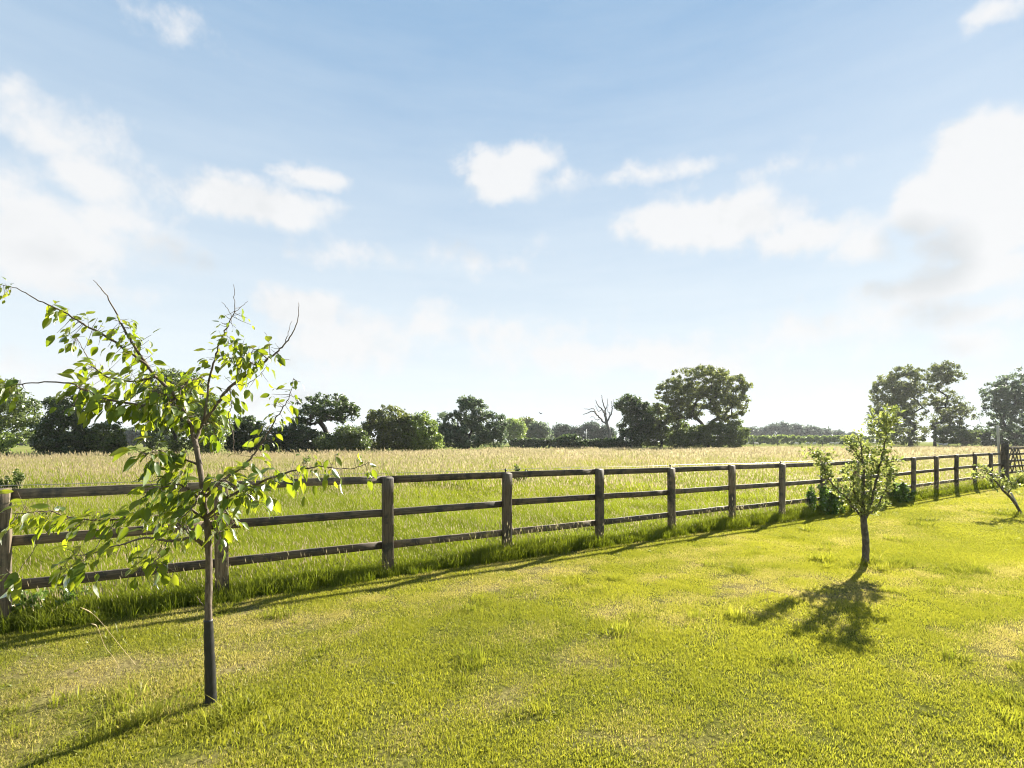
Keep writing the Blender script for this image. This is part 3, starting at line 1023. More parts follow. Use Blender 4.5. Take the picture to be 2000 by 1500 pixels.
# points, thickness at both ends, depth offset at both ends, [(leaves, from, to, length)], straggly
SAP = [
    ('trunk', [(412, 1376), (410, 1300), (407, 1210), (408, 1120), (407, 1062), (402, 1000), (393, 930), (383, 872), (380, 858)], .0235, .015, 0, 0, []),
    ('branch', [(380, 863), (371, 830), (342, 773), (304, 735), (266, 682), (243, 644), (228, 614), (205, 572), (182, 546)], .0135, .0016, 0, -.12, [(38, .12, .5, .085), (24, .5, .74, .07)]),
    ('branch', [(287, 712), (213, 661), (163, 633), (125, 610), (76, 587), (38, 566), (2, 556)], .008, .0016, -.05, -.35, [(34, .02, .62, .075), (9, .9, 1, .045)]),
    ('branch', [(380, 863), (395, 830), (422, 792), (448, 758), (483, 731), (524, 701), (547, 682), (566, 659), (582, 625), (583, 591)], .0125, .0016, 0, .22, [(30, .1, .68, .085)]),
    ('twig', [(557, 671), (563, 650), (570, 627)], .003, .001, .2, .2, []),
    ('twig', [(528, 694), (525, 668), (517, 648)], .003, .001, .18, .15, []),
    ('twig', [(541, 690), (552, 700), (568, 703)], .003, .001, .18, .25, []),
    ('twig', [(455, 752), (480, 750), (505, 735), (522, 712)], .003, .001, .1, .0, [(3, .2, .9, .07)]),
    ('twig', [(524, 701), (495, 680), (465, 670), (436, 672)], .004, .001, .18, -.05, [(22, .05, 1, .075)]),
    ('twig', [(505, 716), (470, 698), (432, 703)], .004, .001, .14, -.1, [(20, .1, 1, .08)]),
    ('branch', [(398, 822), (408, 750), (422, 693), (437, 652), (450, 625), (458, 602), (456, 558)], .0075, .0013, 0, -.2, [(12, .05, .4, .08), (16, .35, .84, .05)]),
    ('twig', [(452, 618), (445, 603), (433, 590)], .002, .001, -.15, -.2, []),
    ('twig', [(457, 612), (470, 600), (484, 588)], .002, .001, -.16, -.1, []),
    ('branch', [(345, 778), (300, 790), (230, 785), (165, 762), (133, 748), (61, 748), (6, 757)], .009, .002, 0, -.5, [(78, .05, .6, .09), (13, .88, 1, .085)]),
    ('branch', [(304, 735), (260, 745), (210, 735), (182, 716), (168, 692), (154, 667), (146, 655)], .007, .0012, -.05, .3, [(34, .05, .55, .085), (8, .88, 1, .06)]),
    ('branch', [(397, 975), (440, 935), (471, 914), (490, 895), (509, 868), (532, 830), (547, 804), (566, 773), (573, 738)], .010, .0015, 0, .1, [(12, .2, .5, .085), (30, .5, 1, .06)]),
    ('branch', [(404, 1010), (450, 968), (494, 948), (532, 933), (570, 920), (623, 912), (684, 916), (722, 903)], .010, .0014, 0, -.4, [(26, .12, .5, .09), (24, .5, .82, .075), (5, .95, 1, .06)]),
    ('branch', [(404, 1015), (350, 985), (290, 998), (231, 1014), (186, 1016), (136, 1010), (90, 998), (40, 1003), (2, 1001)], .009, .0012, 0, -.3, [(40, .1, .45, .09), (44, .45, .92, .085)]),
    ('branch', [(406, 1068), (390, 1058), (376, 1051), (350, 1054), (327, 1057), (290, 1050), (240, 1062), (182, 1081), (145, 1086)], .014, .0014, 0, -.35, [(6, .35, .65, .09), (14, .65, 1, .09)]),
    ('branch', [(376, 1051), (368, 1040), (353, 1026), (325, 1010), (295, 1004)], .007, .002, -.05, .25, [(28, .25, 1, .085)]),
    ('twig', [(327, 1057), (322, 1068), (314, 1085), (295, 1102), (270, 1108)], .004, .0012, -.15, -.35, [(13, .3, 1, .1)]),
    ('twig', [(136, 1012), (115, 1020), (99, 1033), (74, 1062), (41, 1111), (22, 1126)], .003, .0012, -.2, -.45, [(7, .93, 1, .085)]),
    ('twig', [(231, 1014), (210, 1040), (190, 1065), (168, 1090), (142, 1104), (118, 1108)], .003, .0012, -.15, -.35, [(14, .6, 1, .1)]),
    ('branch', [(390, 908), (350, 893), (310, 880), (280, 888)], .008, .002, 0, -.35, [(40, .1, 1, .1)]),
    ('branch', [(398, 962), (430, 938), (470, 955), (505, 985)], .007, .002, 0, -.3, [(34, .1, 1, .09)]),
    ('branch', [(400, 985), (360, 950), (320, 952), (272, 975)], .007, .002, 0, -.25, [(38, .1, 1, .09)]),
    ('branch', [(404, 1015), (435, 1000), (462, 1025)], .006, .002, 0, .2, [(24, .1, 1, .085)]),
    ('branch', [(371, 830), (350, 805), (315, 800), (285, 825)], .006, .002, 0, .3, [(34, .1, 1, .085)]),
    ('branch', [(395, 830), (418, 825), (440, 838)], .005, .002, 0, .2, [(12, .1, 1, .08)]),
    ('branch', [(342, 773), (370, 745), (402, 735)], .006, .002, 0, .25, [(30, .1, 1, .085)]),
    ('branch', [(360, 812), (320, 770), (290, 770)], .005, .002, 0, -.3, [(26, .2, 1, .085)]),
    ('branch', [(396, 950), (380, 985), (350, 1015), (330, 1035)], .006, .002, 0, -.3, [(18, .1, 1, .085)]),
    ('twig', [(448, 758), (452, 790), (447, 815), (455, 850), (457, 884)], .003, .0022, .1, .15, [(6, .05, .45, .08)]),
    ('twig', [(403, 1196), (395, 1180), (384, 1166)], .003, .002, 0, -.02, []),
    ('twig', [(409, 1045), (425, 1040), (437, 1036)], .003, .002, 0, -.05, [(6, .7, 1, .085)]),
]
specs = []
lr = np.random.default_rng(21)
DOWN = np.array((0, 0, -1.0))
for nm, pts, r0, r1, d0, d1, lv in SAP:
    bow = lr.normal(0, .05) if nm == 'branch' else 0
    P = branch_px(pts, HY0, d0, d1, bow)
    m = len(P)
    if nm != 'trunk':
        j = lr.normal(0, .0022, P.shape); j[0] = 0
        P = P + j
    rad = np.linspace(r0, r1, m)
    if nm == 'trunk':
        rad = rad * (1 + .06 * np.sin(np.arange(m) * 1.7))
        P[0][2] = -.03
    mb = MB(); mb.tube(P, rad, 10 if nm == 'trunk' else 6)
    o = link(nm, mb.mesh(nm, True), M_BARK, sap)
    if nm == 'trunk':
        trunk_o, trunk_P = o, P
    for cnt, ta, tb, L in lv:
        cnt = int(cnt * 1.75)
        for q in range(cnt):
            t = ta + (tb - ta) * (q + lr.random()) / cnt
            f = t * (m - 1); i0 = min(int(f), m - 2); p = P[i0] + (P[i0 + 1] - P[i0]) * (f - i0)
            bd = P[i0 + 1] - P[i0]; bd /= np.linalg.norm(bd) + 1e-9
            rdv = lr.normal(0, 1, 3); rdv -= bd * (rdv @ bd); rdv /= np.linalg.norm(rdv)
            spread_ = abs(lr.normal(0, .05)) if tb - ta > .2 else abs(lr.normal(0, .03))
            d = rdv * .75 + bd * .35 + DOWN * lr.uniform(.35, 1.25) + np.array((-.15, -.1, 0))
            up = np.array((0, 0, 1.0)) + lr.normal(0, .55, 3) + rdv * .3
            LL = L * .86 * lr.uniform(.5, 1.3)
            pos = p + rdv * (spread_ + .015) + DOWN * lr.uniform(0, .02)
            # a spur carries the leaf to where it hangs
            specs.append((pos + (d / np.linalg.norm(d)) * LL * .2, d, up, LL))
            if spread_ > .02:
                sb = MB(); sb.tube([p, (p + pos) / 2 + DOWN * .004, pos], [.0018, .0014, .0009], 4, cap=False)
                mbt.append(sb) if 'mbt' in globals() else globals().__setitem__('mbt', [sb])
tw = MB()
for s in mbt:
    tw.add(np.concatenate(s.V), s.Fa)
o = link('spurs', tw.mesh('spurs', True), M_BARK, sap); o['kind'] = 'stuff'
put_leaves(sap, specs, M_LEAF, M_LEAFJ)
# spiral plastic guard round the lower stem
mb = MB()
gpz = [p for p in trunk_P if .02 < p[2] < .56]
GP = smooth_path(np.array([trunk_P[0] * [1, 1, 0] + [0, 0, .0]] + gpz[::3] + [gpz[-1]]), 8)
ang_n = 14


def guard_twist(i, a):
    ph = (GP[i][2] * 2 * math.pi / .085 - a) % (2 * math.pi)
    return 1 + .10 * (ph / (2 * math.pi))


mb.tube(GP, np.linspace(.034, .0245, len(GP)), ang_n, True, guard_twist)
link('stem_guard', mb.mesh('stem_guard'), M_GUARD, trunk_o)

# ------------------------------------------------------------------ the two other garden trees
def small_tree(root, Y0, stems, per_m, L, mat_bark, limit, lm, lmj, spread_=.05, seed=5, name='stem'):
    r = np.random.default_rng(seed)
    sp = []
    for nm, pts, r0, r1, d0, d1, t0 in stems:
        P = branch_px(pts, Y0, d0, d1, r.normal(0, .04) if nm != 'trunk' else 0)
        m = len(P)
        if nm != 'trunk':
            j = r.normal(0, .006, P.shape); j[0] = 0; P = P + j
        mb = MB()
        rad = np.linspace(r0, r1, m)
        if nm == 'trunk':
            rad = rad * (1 + .07 * np.sin(np.arange(m) * 2.1)); rad[0] *= 1.25
        mb.tube(P, rad, 10 if nm == 'trunk' else 6)
        link(nm, mb.mesh(nm, True), mat_bark, root)
        if t0 is None:
            continue
        ln = np.linalg.norm(np.diff(P, axis=0), axis=1).sum()
        nsp = max(2, int(ln * per_m))
        for q in range(nsp):
            t = t0 + (1 - t0) * (q + r.random()) / nsp
            f = t * (m - 1); i0 = min(int(f), m - 2); p = P[i0] + (P[i0 + 1] - P[i0]) * (f - i0)
            bd = P[i0 + 1] - P[i0]; bd /= np.linalg.norm(bd) + 1e-9
            c = p + r.normal(0, spread_, 3)
            for w in range(r.integers(4, 8)):       # a rosette of leaves on each spur
                rd = r.normal(0, 1, 3); rd /= np.linalg.norm(rd)
                d = rd + bd * .5 + np.array((0, 0, .25))
                sp.append((c + rd * .02, d, np.array((0, 0, 1.0)) + r.normal(0, .6, 3), L * r.uniform(.65, 1.3)))
    put_leaves(root, sp, lm, lmj, limit)
    return len(sp)


apple = thing('apple_tree', 'small upright fruit tree with a stout short trunk in the middle of the lawn', 'tree')
AY = 6.95
small_tree(apple, AY, [
    ('trunk', [(1690, 1099), (1691, 1060), (1688, 1030), (1686, 1008)], .046, .038, 0, 0, None),
    ('branch', [(1686, 1012), (1684, 975), (1687, 930), (1683, 885), (1676, 850)], .03, .005, 0, -.05, .03),
    ('branch', [(1690, 1014), (1706, 970), (1716, 920), (1725, 880), (1732, 840), (1727, 803)], .02, .003, 0, .1, .03),
    ('branch', [(1684, 1012), (1662, 983), (1640, 960), (1618, 935), (1606, 910), (1598, 892), (1578, 878)], .014, .003, 0, -.1, .1),
    ('branch', [(1692, 1012), (1712, 990), (1728, 960), (1736, 930), (1741, 912)], .014, .003, 0, .25, .15),
    ('branch', [(1619, 936), (1611, 908), (1614, 884)], .008, .002, -.06, .1, .1),
    ('branch', [(1683, 900), (1665, 875), (1652, 856)], .009, .002, 0, -.2, .1),
    ('branch', [(1688, 1000), (1672, 970), (1666, 940), (1670, 900)], .012, .003, 0, -.3, .1),
    ('branch', [(1730, 850), (1742, 822), (1752, 800)], .005, .002, .08, .1, .2),
    ('branch', [(1698, 990), (1701, 940), (1704, 900), (1700, 868)], .012, .003, 0, .3, .1),
    ('branch', [(1686, 985), (1668, 962), (1655, 935), (1648, 915)], .01, .002, 0, .2, .15),
    ('branch', [(1716, 925), (1735, 905), (1748, 890)], .007, .002, .05, -.2, .1),
    ('branch', [(1727, 870), (1712, 840), (1706, 818)], .005, .002, .08, .0, .2),
], 62, .052, M_BARK2, 300, M_LEAF2, M_LEAF2J, .042, 5)

leaner = thing('leaning_fruit_tree', 'small fruit tree leaning hard over the lawn near the gate', 'tree')
small_tree(leaner, 11.8, [
    ('trunk', [(1994, 1003), (1984, 985), (1972, 970), (1958, 957)], .03, .024, 0, 0, None),
    ('branch', [(1959, 958), (1946, 942), (1934, 925), (1920, 918), (1906, 917)], .02, .005, 0, .1, .05),
    ('branch', [(1968, 966), (1974, 955), (1982, 945), (1990, 938)], .018, .005, 0, -.2, .15),
    ('branch', [(1962, 961), (1950, 938), (1942, 925)], .015, .004, 0, .3, .2),
    ('branch', [(1978, 952), (1970, 935), (1964, 922)], .012, .004, -.1, .1, .1),
    ('branch', [(1984, 944), (1995, 930), (2010, 925)], .01, .003, -.2, -.3, .1),
    ('branch', [(1916, 918), (1905, 925), (1898, 934)], .006, .002, .1, .1, .1),
], 26, .075, M_BARK2, 120, M_LEAF2, M_LEAF2J, .07, 6)
mb = MB(); a_ = at(1996, 1004, 11.9); b_ = at(1974, 962, 11.95)
mb.tube([a_ - [0, 0, .1], (a_ + b_) / 2, b_], .022, 8)
tag(link('support_stake', mb.mesh('support_stake'), M_PALE), 'pale round stake propping the leaning fruit tree', 'stake')

# ================================================================== trees and hedges round the field
def leaf_cloud(centres, radii, per, size, r, flat=.8, upb=.35):
    """rhombic leaf sprays spread through clumps"""
    per = int(per * 1.9); size = size * 1.12
    n = len(centres) * per
    c = np.repeat(centres, per, 0); rr = np.repeat(radii, per)
    d = r.normal(0, 1, (n, 3)); d /= np.linalg.norm(d, axis=1)[:, None]
    q = rr * r.random(n) ** .5
    p = c + d * q[:, None] * np.array((1, 1, flat))
    nr = d * .5 + r.normal(0, .8, (n, 3)) + np.array((0, 0, upb))
    nr /= np.linalg.norm(nr, axis=1)[:, None]
    t = np.cross(nr, r.normal(0, 1, (n, 3))); t /= np.linalg.norm(t, axis=1)[:, None]
    b = np.cross(nr, t)
    s = size * r.uniform(.6, 1.4, n)
    a1 = (s * .5)[:, None] * t; b1 = (s * .32)[:, None] * b
    V = np.stack([p - a1, p + b1 - a1 * .1, p + a1, p - b1 - a1 * .1], 1).reshape(-1, 3)
    R = np.repeat(r.random(n), 4)
    return V, R


def add_crown(root, V, R, mat, name='crown'):
    n = len(V) // 4
    me = mesh_from(name, V, np.arange(n * 4), np.full(n, 4))
    a_ = me.attributes.new('leaf_r', 'FLOAT', 'POINT'); a_.data.foreach_set('value', R.astype(np.float32))
    return link(name, me, mat, root)


def lobes_px(lobes, Y, depth):
    out = []
    for (px, py, rx, ry) in lobes:
        c = at(px, py, Y)
        out.append((c, np.array((rx / F * Y, depth * rx / F * Y, ry / F * Y))))
    return out


def wild_tree(name, label, px, Y, lobes, mat, leaf=.28, nclump=220, per=22, crad=.5, trunk_r=.25, fork=None, seed=1, shell=.55,
              group=None, bark=None, cat='tree', depth=.85, trunk=True, base_fill=None, gap=0.0):
    """limbs grow from the trunk to points spread through the crown's lobes; leaf clumps sit on the limb ends"""
    r = np.random.default_rng(seed)
    root = thing(name, label, cat, group)
    L = lobes_px(lobes, Y, depth)
    vol = np.array([np.prod(s) for _, s in L]); vol = vol ** .75; vol /= vol.sum()
    pts = []
    per_lobe = r.multinomial(int(nclump * 1.35), vol)
    for (c, s), k in zip(L, per_lobe):
        d = r.normal(0, 1, (k, 3)); d /= np.linalg.norm(d, axis=1)[:, None]
        q = shell + (1 - shell) * r.random(k) ** .6
        q *= 1 + r.normal(0, .07, k)
        pts.append(c + d * q[:, None] * s)
    pts = np.concatenate(pts)
    pts = pts[pts[:, 2] > .25]
    bx, by = (px - CX) / F * Y, Y
    gz_ = float(ground(bx, by))
    if trunk:
        top = max(p[2] for p in pts)
        fz = fork if fork is not None else .35 * top
        nodes = [np.array((bx, by, gz_ - .1)), np.array((bx + r.normal(0, .05), by, fz * .4)), np.array((bx + r.normal(0, .08), by, fz * .75)), np.array((bx + r.normal(0, .1), by, fz))]
        par = [-1, 0, 1, 2]
        o3 = nodes[3]
        order = np.argsort(np.linalg.norm(pts - o3, axis=1))
        stems = pts[order]
        if len(stems) > 130:
            stems = stems[np.sort(r.choice(len(stems), 130, False))]
        ends = []
        for p in stems:
            A = np.array(nodes[3:] if len(nodes) > 3 else nodes)
            dv = p - A
            dist = np.linalg.norm(dv, axis=1) + .35 * np.maximum(0, A[:, 2] - p[2]) * 2
            j = int(np.argmin(dist)) + 3
            a = nodes[j]
            seg = np.linalg.norm(p - a)
            k = max(1, int(seg / (.07 * top + .25)))
            prev = j
            for q in range(1, k + 1):
                t = q / k
                mid = a + (p - a) * t + (r.normal(0, .06 * seg, 3) if q < k else 0)
                mid[2] += .10 * seg * math.sin(math.pi * t)
                nodes.append(mid); par.append(prev); prev = len(nodes) - 1
            ends.append(prev)
        w = np.zeros(len(nodes))
        for e in ends:
            w[e] += 1
        for i in range(len(nodes) - 1, 0, -1):
            w[par[i]] += w[i]
        w = np.maximum(w, .6)
        trunk_r = trunk_r * .72
        rad = trunk_r * (w / max(w[3], 1)) ** .56
        rad = np.minimum(rad, trunk_r); rad[0] = trunk_r * 1.35
        mb = MB()
        kids = {}
        for i, p in enumerate(par):
            kids.setdefault(p, []).append(i)
        # chains
        stack = [(0, None)]
        while stack:
            i, frm = stack.pop()
            chain = ([frm] if frm is not None else []) + [i]
            while True:
                ks = sorted(kids.get(chain[-1], []), key=lambda z: -w[z])
                if not ks:
                    break
                for z in ks[1:]:
                    stack.append((z, chain[-1]))
                chain.append(ks[0])
            if len(chain) > 1:
                rr_ = [rad[c] for c in chain]
                if frm is not None:
                    rr_[0] = rr_[1]
                mb.tube([nodes[c] for c in chain], rr_, 6, cap=False)
        link('trunk', mb.mesh('trunk', True), bark or M_BARKF, root)
    if mat is not None:
        cr = crad * r.uniform(.55, 1.35, len(pts))
        V, R = leaf_cloud(pts, cr, per, leaf, r)
        add_crown(root, V, R, mat)
    return root


def bush(name, label, px, Y, lobes, mat, leaf=.2, nclump=160, per=24, crad=.4, seed=1, group=None, depth=.8, shell=.5, cat='bush', trunk_r=.08):
    return wild_tree(name, label, px, Y, lobes, mat, leaf, nclump, per, crad, trunk_r, None, seed, shell, group, None, cat, depth, True)


# left boundary, about 40 m off
wild_tree('ash_tree', 'loose feathery tree standing left of the dark yew', 15, 41, [(10, 795, 55, 45), (40, 805, 38, 32), (-40, 780, 70, 60), (20, 842, 45, 30)], FM['mid'], .17, 260, 20, .42, .14, 2.0, 31)
bush('bright_bush', 'bright yellow-green bush at the foot of the feathery tree', 8, 39, [(5, 865, 26, 26), (-35, 862, 30, 32)], FM['light'], .14, 90, 24, .3, 32)
wild_tree('yew_tree', 'very dark layered yew-like tree beyond the sapling', 124, 40, [(112, 792, 26, 14), (130, 812, 34, 20), (120, 838, 42, 24), (128, 866, 50, 24), (140, 782, 14, 10)], FM['dark'], .16, 300, 26, .36, .16, 1.6, 33)
bush('hawthorn_bush', 'rounded mid-green bush between the yew and the field gap', 200, 41, [(205, 848, 36, 24), (190, 868, 40, 22), (222, 868, 22, 18)], FM['mid'], .16, 170, 26, .34, 34)
for i, (px, top, rx) in enumerate(((245, 838, 24), (282, 834, 30), (60, 845, 34), (320, 836, 30))):
    wild_tree('woodland_tree', ('grey-green woodland tree in the left half of the field gap', 'wider grey-green woodland tree in the right half of the field gap', 'grey-green woodland tree seen behind the dark yew', 'grey-green woodland tree hidden mostly by the round-headed tree')[i], px, 150, [(px, (top + 868) / 2, rx, (868 - top) / 2), (px + 8, top + 10, rx * .5, 8)], FM['far'], .55, 90, 18, 1.4, .3, 3.5, 40 + i, group='woodland beyond the field gap')
wild_tree('field_maple', 'round-headed tree directly behind the sapling crown', 342, 44, [(345, 757, 48, 34), (325, 800, 55, 36), (375, 805, 40, 40), (340, 850, 60, 30)], FM['mid'], .17, 340, 24, .42, .2, 2.2, 35)
wild_tree('willow_tree', 'slim light-green tree right of the round-headed one', 408, 43, [(408, 800, 26, 32), (415, 840, 30, 34), (400, 868, 28, 18)], FM['light'], .16, 180, 24, .36, .1, 1.4, 36)
bush('holly_bush', 'dense blackish-green domed bush standing left of the spreading oak', 480, 47, [(482, 838, 32, 26), (472, 865, 34, 22), (505, 866, 25, 20)], FM['dark'], .17, 220, 28, .36, 37)
bush('blackthorn_bush', 'dark low bush tucked between the domed bush and the oak', 562, 49, [(545, 856, 34, 24), (575, 850, 28, 22), (560, 870, 44, 16)], FM['dark'], .17, 200, 26, .38, 38)
wild_tree('spreading_oak', 'flat-topped open oak with dark spreading limbs on the field edge', 636, 52, [(640, 792, 56, 24), (600, 812, 28, 18), (678, 806, 26, 20), (640, 812, 40, 18), (590, 828, 22, 10)], FM['dark'], .2, 200, 17, .34, .36, 2.3, 39, shell=.3)
bush('hedge_bush', 'low scrubby green bush at the foot of the oak, field side', 682, 50, [(680, 852, 34, 20), (655, 868, 50, 16), (700, 866, 24, 18)], FM['mid'], .17, 200, 26, .36, 52)
bush('dark_hedge_bush', 'very dark hedge bush under the oak trunk', 615, 51, [(612, 860, 34, 22), (640, 866, 30, 18)], FM['dark'], .17, 140, 26, .36, 53)
wild_tree('hazel_thicket', 'broad brown-green thicket right of the oak', 752, 57, [(758, 818, 40, 24), (740, 848, 42, 32), (775, 850, 34, 30)], FM['olive'], .2, 300, 26, .46, .18, 1.5, 54, cat='thicket')
bush('sunlit_thicket', 'yellow-green sunlit thicket joined to the broad brown one', 822, 58, [(820, 838, 34, 30), (838, 858, 26, 22), (805, 862, 34, 18)], FM['light'], .2, 240, 26, .42, 55, cat='thicket')
wild_tree('sycamore_tree', 'tall pale blue-green tree with a pointed top beyond the thickets', 915, 70, [(922, 806, 32, 28), (880, 828, 30, 26), (955, 832, 36, 26), (905, 852, 58, 22), (870, 852, 24, 24), (965, 856, 28, 16), (912, 785, 14, 10)], FM['blue'], .26, 380, 26, .55, .3, 2.5, 56)
for i, (px, top, rx, m_, Y) in enumerate(((1000, 820, 26, 'light', 150), (1030, 818, 24, 'olive', 170), (1055, 826, 20, 'blue', 165))):
    wild_tree('hedgerow_tree', ('yellow-green', 'olive-brown', 'slate-green')[i] + ' hedgerow tree far behind the clipped hedge', px, Y, [(px, (top + 862) / 2, rx, (862 - top) / 2), (px - 6, top + 10, rx * .6, 9)], FM[m_], .5, 120, 22, 1.3, .3, 3, 60 + i)
for i, (px, top, rx) in enumerate(((1095, 829, 24), (1120, 836, 16), (1152, 826, 26), (1180, 834, 20))):
    wild_tree('distant_tree', ('small hazy tree above the bramble mound', 'smallest hazy tree, just left of the white pole', 'broad hazy tree right behind the white pole', 'hazy tree directly behind the dead tree trunk')[i], px, 190, [(px, (top + 862) / 2, rx, (862 - top) / 2), (px + 5, top + 8, rx * .6, 7)], FM['far'], .6, 90, 20, 1.5, .3, 3, 70 + i, group='hazy trees behind the dead tree')


def hedge(name, label, x0, x1, Y0, Y1, h, d, mat, leaf, n, per, seed, cat='hedge', crad=.35):
    r = np.random.default_rng(seed)
    root = thing(name, label, cat)
    t = r.random(n)
    a = at(x0, HY, Y0); b = at(x1, HY, Y1)
    c = a + (b - a) * t[:, None]
    top = h * (.9 + .22 * fbm(t * 30, t * 0 + seed, 3))
    z = top * r.random(n) ** .6
    c[:, 2] = z + ground(c[:, 0], c[:, 1])
    c[:, 1] += r.uniform(-d / 2, d / 2, n)
    V, R = leaf_cloud(c, crad * r.uniform(.7, 1.3, n), per, leaf, r)
    add_crown(root, V, R, mat, 'foliage')
    mb = MB()
    for q in np.linspace(.01, .99, max(5, n // 60)):
        p = a + (b - a) * q
        mb.tube([(p[0], p[1], -.1), (p[0] + r.normal(0, .1), p[1], h * .4), (p[0] + r.normal(0, .25), p[1], h * .85)], [.05, .04, .015], 5)
    o = link('stems', mb.mesh('stems', True), M_BARKF, root); o['kind'] = 'stuff'
    return root


hedge('clipped_hedge', 'long flat-topped clipped hedge below the hedgerow trees', 996, 1098, 100, 100, 2.0, 1.6, FM['dark'], .28, 330, 26, 80)
bush('bramble_mound', 'dark rounded bramble mound at the end of the clipped hedge', 1114, 80, [(1114, 862, 24, 14), (1100, 868, 18, 10), (1132, 866, 16, 10)], FM['dark'], .24, 130, 26, .4, 81)
hedge('bramble_hedge', 'low ragged dark hedge in front of the dead tree', 1136, 1215, 82, 84, 1.8, 2.0, FM['dark'], .26, 240, 26, 82)
# dead tree: traced limbs
dead = thing('dead_tree', 'bare grey dead tree with crooked branches', 'tree')
DY = 84
DEADB = [([(1192, 874), (1190, 845), (1186, 830), (1183, 815)], .42, .25), ([(1186, 830), (1173, 818), (1165, 808), (1157, 803), (1147, 807), (1138, 810)], .2, .05),
         ([(1165, 808), (1158, 798), (1150, 800), (1141, 797)], .1, .04), ([(1183, 815), (1176, 800), (1168, 792), (1163, 782)], .2, .05),
         ([(1183, 815), (1182, 800), (1177, 785), (1175, 772)], .22, .05), ([(1186, 825), (1192, 810), (1196, 796), (1193, 782)], .2, .05),
         ([(1182, 800), (1187, 790), (1186, 778)], .1, .04), ([(1176, 800), (1170, 803), (1162, 792)], .08, .03), ([(1192, 810), (1186, 800), (1189, 790)], .08, .03),
         ([(1173, 818), (1166, 820), (1158, 814), (1152, 815)], .08, .03), ([(1196, 796), (1199, 788), (1198, 780)], .07, .03)]
for i, (pts, r0, r1) in enumerate(DEADB):
    P = branch_px(pts, DY, 0, random.uniform(-2, 2) if i else 0)
    mb = MB(); mb.tube(P + (RNG.normal(0, .05, P.shape) if i else 0), np.linspace(r0 * .78, r1 * .8, len(P)), 6)
    link('trunk' if i == 0 else 'branch', mb.mesh('branch', True), M_DEAD, dead)
wild_tree('ivy_clad_tree', 'dark ivy-clad tree next to the dead one', 1232, 85, [(1228, 792, 24, 18), (1252, 800, 18, 14), (1232, 832, 22, 26), (1228, 860, 30, 16), (1255, 825, 20, 24)], FM['dark'], .28, 260, 26, .6, .35, 3.2, 83)
wild_tree('alder_tree', 'shaggy mid-green tree filling the space left of the great oak', 1292, 88, [(1285, 815, 32, 24), (1310, 835, 34, 26), (1285, 855, 34, 18), (1270, 840, 22, 22)], FM['mid'], .28, 260, 24, .65, .28, 3, 84)
wild_tree('great_oak', 'tallest wide-crowned oak standing at the far edge of the field', 1380, 85, [(1370, 745, 62, 30), (1320, 765, 38, 26), (1425, 755, 42, 28), (1440, 775, 28, 20), (1300, 790, 26, 16), (1365, 780, 60, 26), (1420, 800, 36, 24), (1340, 805, 34, 18)], FM['olive'], .3, 430, 22, .62, .6, 3.4, 85, shell=.45)
bush('ivy_thicket', 'dense green thicket wrapped round the foot of the great oak', 1385, 84, [(1350, 855, 32, 20), (1395, 850, 40, 26), (1435, 848, 26, 28), (1330, 866, 24, 10)], FM['mid'], .28, 340, 26, .55, 86, cat='thicket')
hedge('field_hedge', 'long trimmed green hedge running across behind the sheep', 1440, 1745, 170, 185, 2.9, 2.2, FM['light'], .42, 620, 24, 87, crad=.55)
for i, (px, top, rx) in enumerate(((1462, 836, 18), (1488, 838, 18), (1520, 827, 32), (1548, 830, 22), (1583, 835, 24), (1612, 840, 22), (1632, 843, 16))):
    wild_tree('horizon_tree', ('skyline wood tree showing right beside the great oak', 'second skyline wood tree from the great oak', 'tallest broad blue-grey tree of the skyline wood', 'skyline wood tree on the right shoulder of the tallest one', 'rounded skyline wood tree past a dip in the wood', 'low rounded tree next to last in the skyline wood', 'last and lowest tree of the skyline wood before open sky')[i], px, 320, [(px, (top + 864) / 2, rx, (864 - top) / 2), (px + 4, top + 7, rx * .6, 6)], FM['far'], 1.0, 110, 22, 2.4, .5, 5, 90 + i, group='skyline wood behind the long hedge')
wild_tree('lone_skyline_tree', 'tiny lone tree on the skyline past the end of the wood', 1664, 320, [(1664, 850, 8, 5), (1662, 853, 6, 4)], FM['far'], .8, 60, 20, 1.2, .35, 2.6, 98)
wild_tree('lime_tree', 'massive dense tree, left and broader of the twin pair', 1778, 118, [(1762, 745, 40, 32), (1735, 765, 34, 30), (1742, 805, 42, 40), (1785, 790, 28, 60), (1725, 835, 26, 20), (1770, 850, 44, 20)], FM['olive'], .34, 430, 24, .75, .6, 3.5, 100, shell=.4)
wild_tree('poplar_tree', 'airy open-topped tree, right of the twin pair', 1826, 119, [(1842, 726, 34, 18), (1830, 740, 22, 16), (1862, 735, 20, 14), (1850, 790, 34, 28), (1880, 808, 24, 18), (1848, 830, 36, 24), (1835, 770, 24, 24)], FM['olive'], .32, 300, 20, .62, .4, 5, 101, shell=.4)
bush('boundary_bush', 'dark rounded bush right of the twin trees', 1870, 117, [(1860, 850, 34, 18), (1890, 854, 22, 14)], FM['mid'], .32, 160, 26, .6, 102)
hedge('boundary_hedge', 'tall dark unclipped hedge between the twin trees and the gate-side tree', 1880, 2080, 122, 124, 3.6, 3.0, FM['dark'], .36, 420, 28, 103, crad=.6)
wild_tree('horse_chestnut', 'huge dark tree rising behind the gate post', 1985, 112, [(1965, 775, 46, 32), (2010, 760, 60, 40), (1950, 815, 36, 34), (2000, 820, 60, 44), (2060, 780, 60, 60), (1945, 770, 22, 16)], FM['blue'], .34, 520, 26, .75, .6, 3, 104, shell=.35)

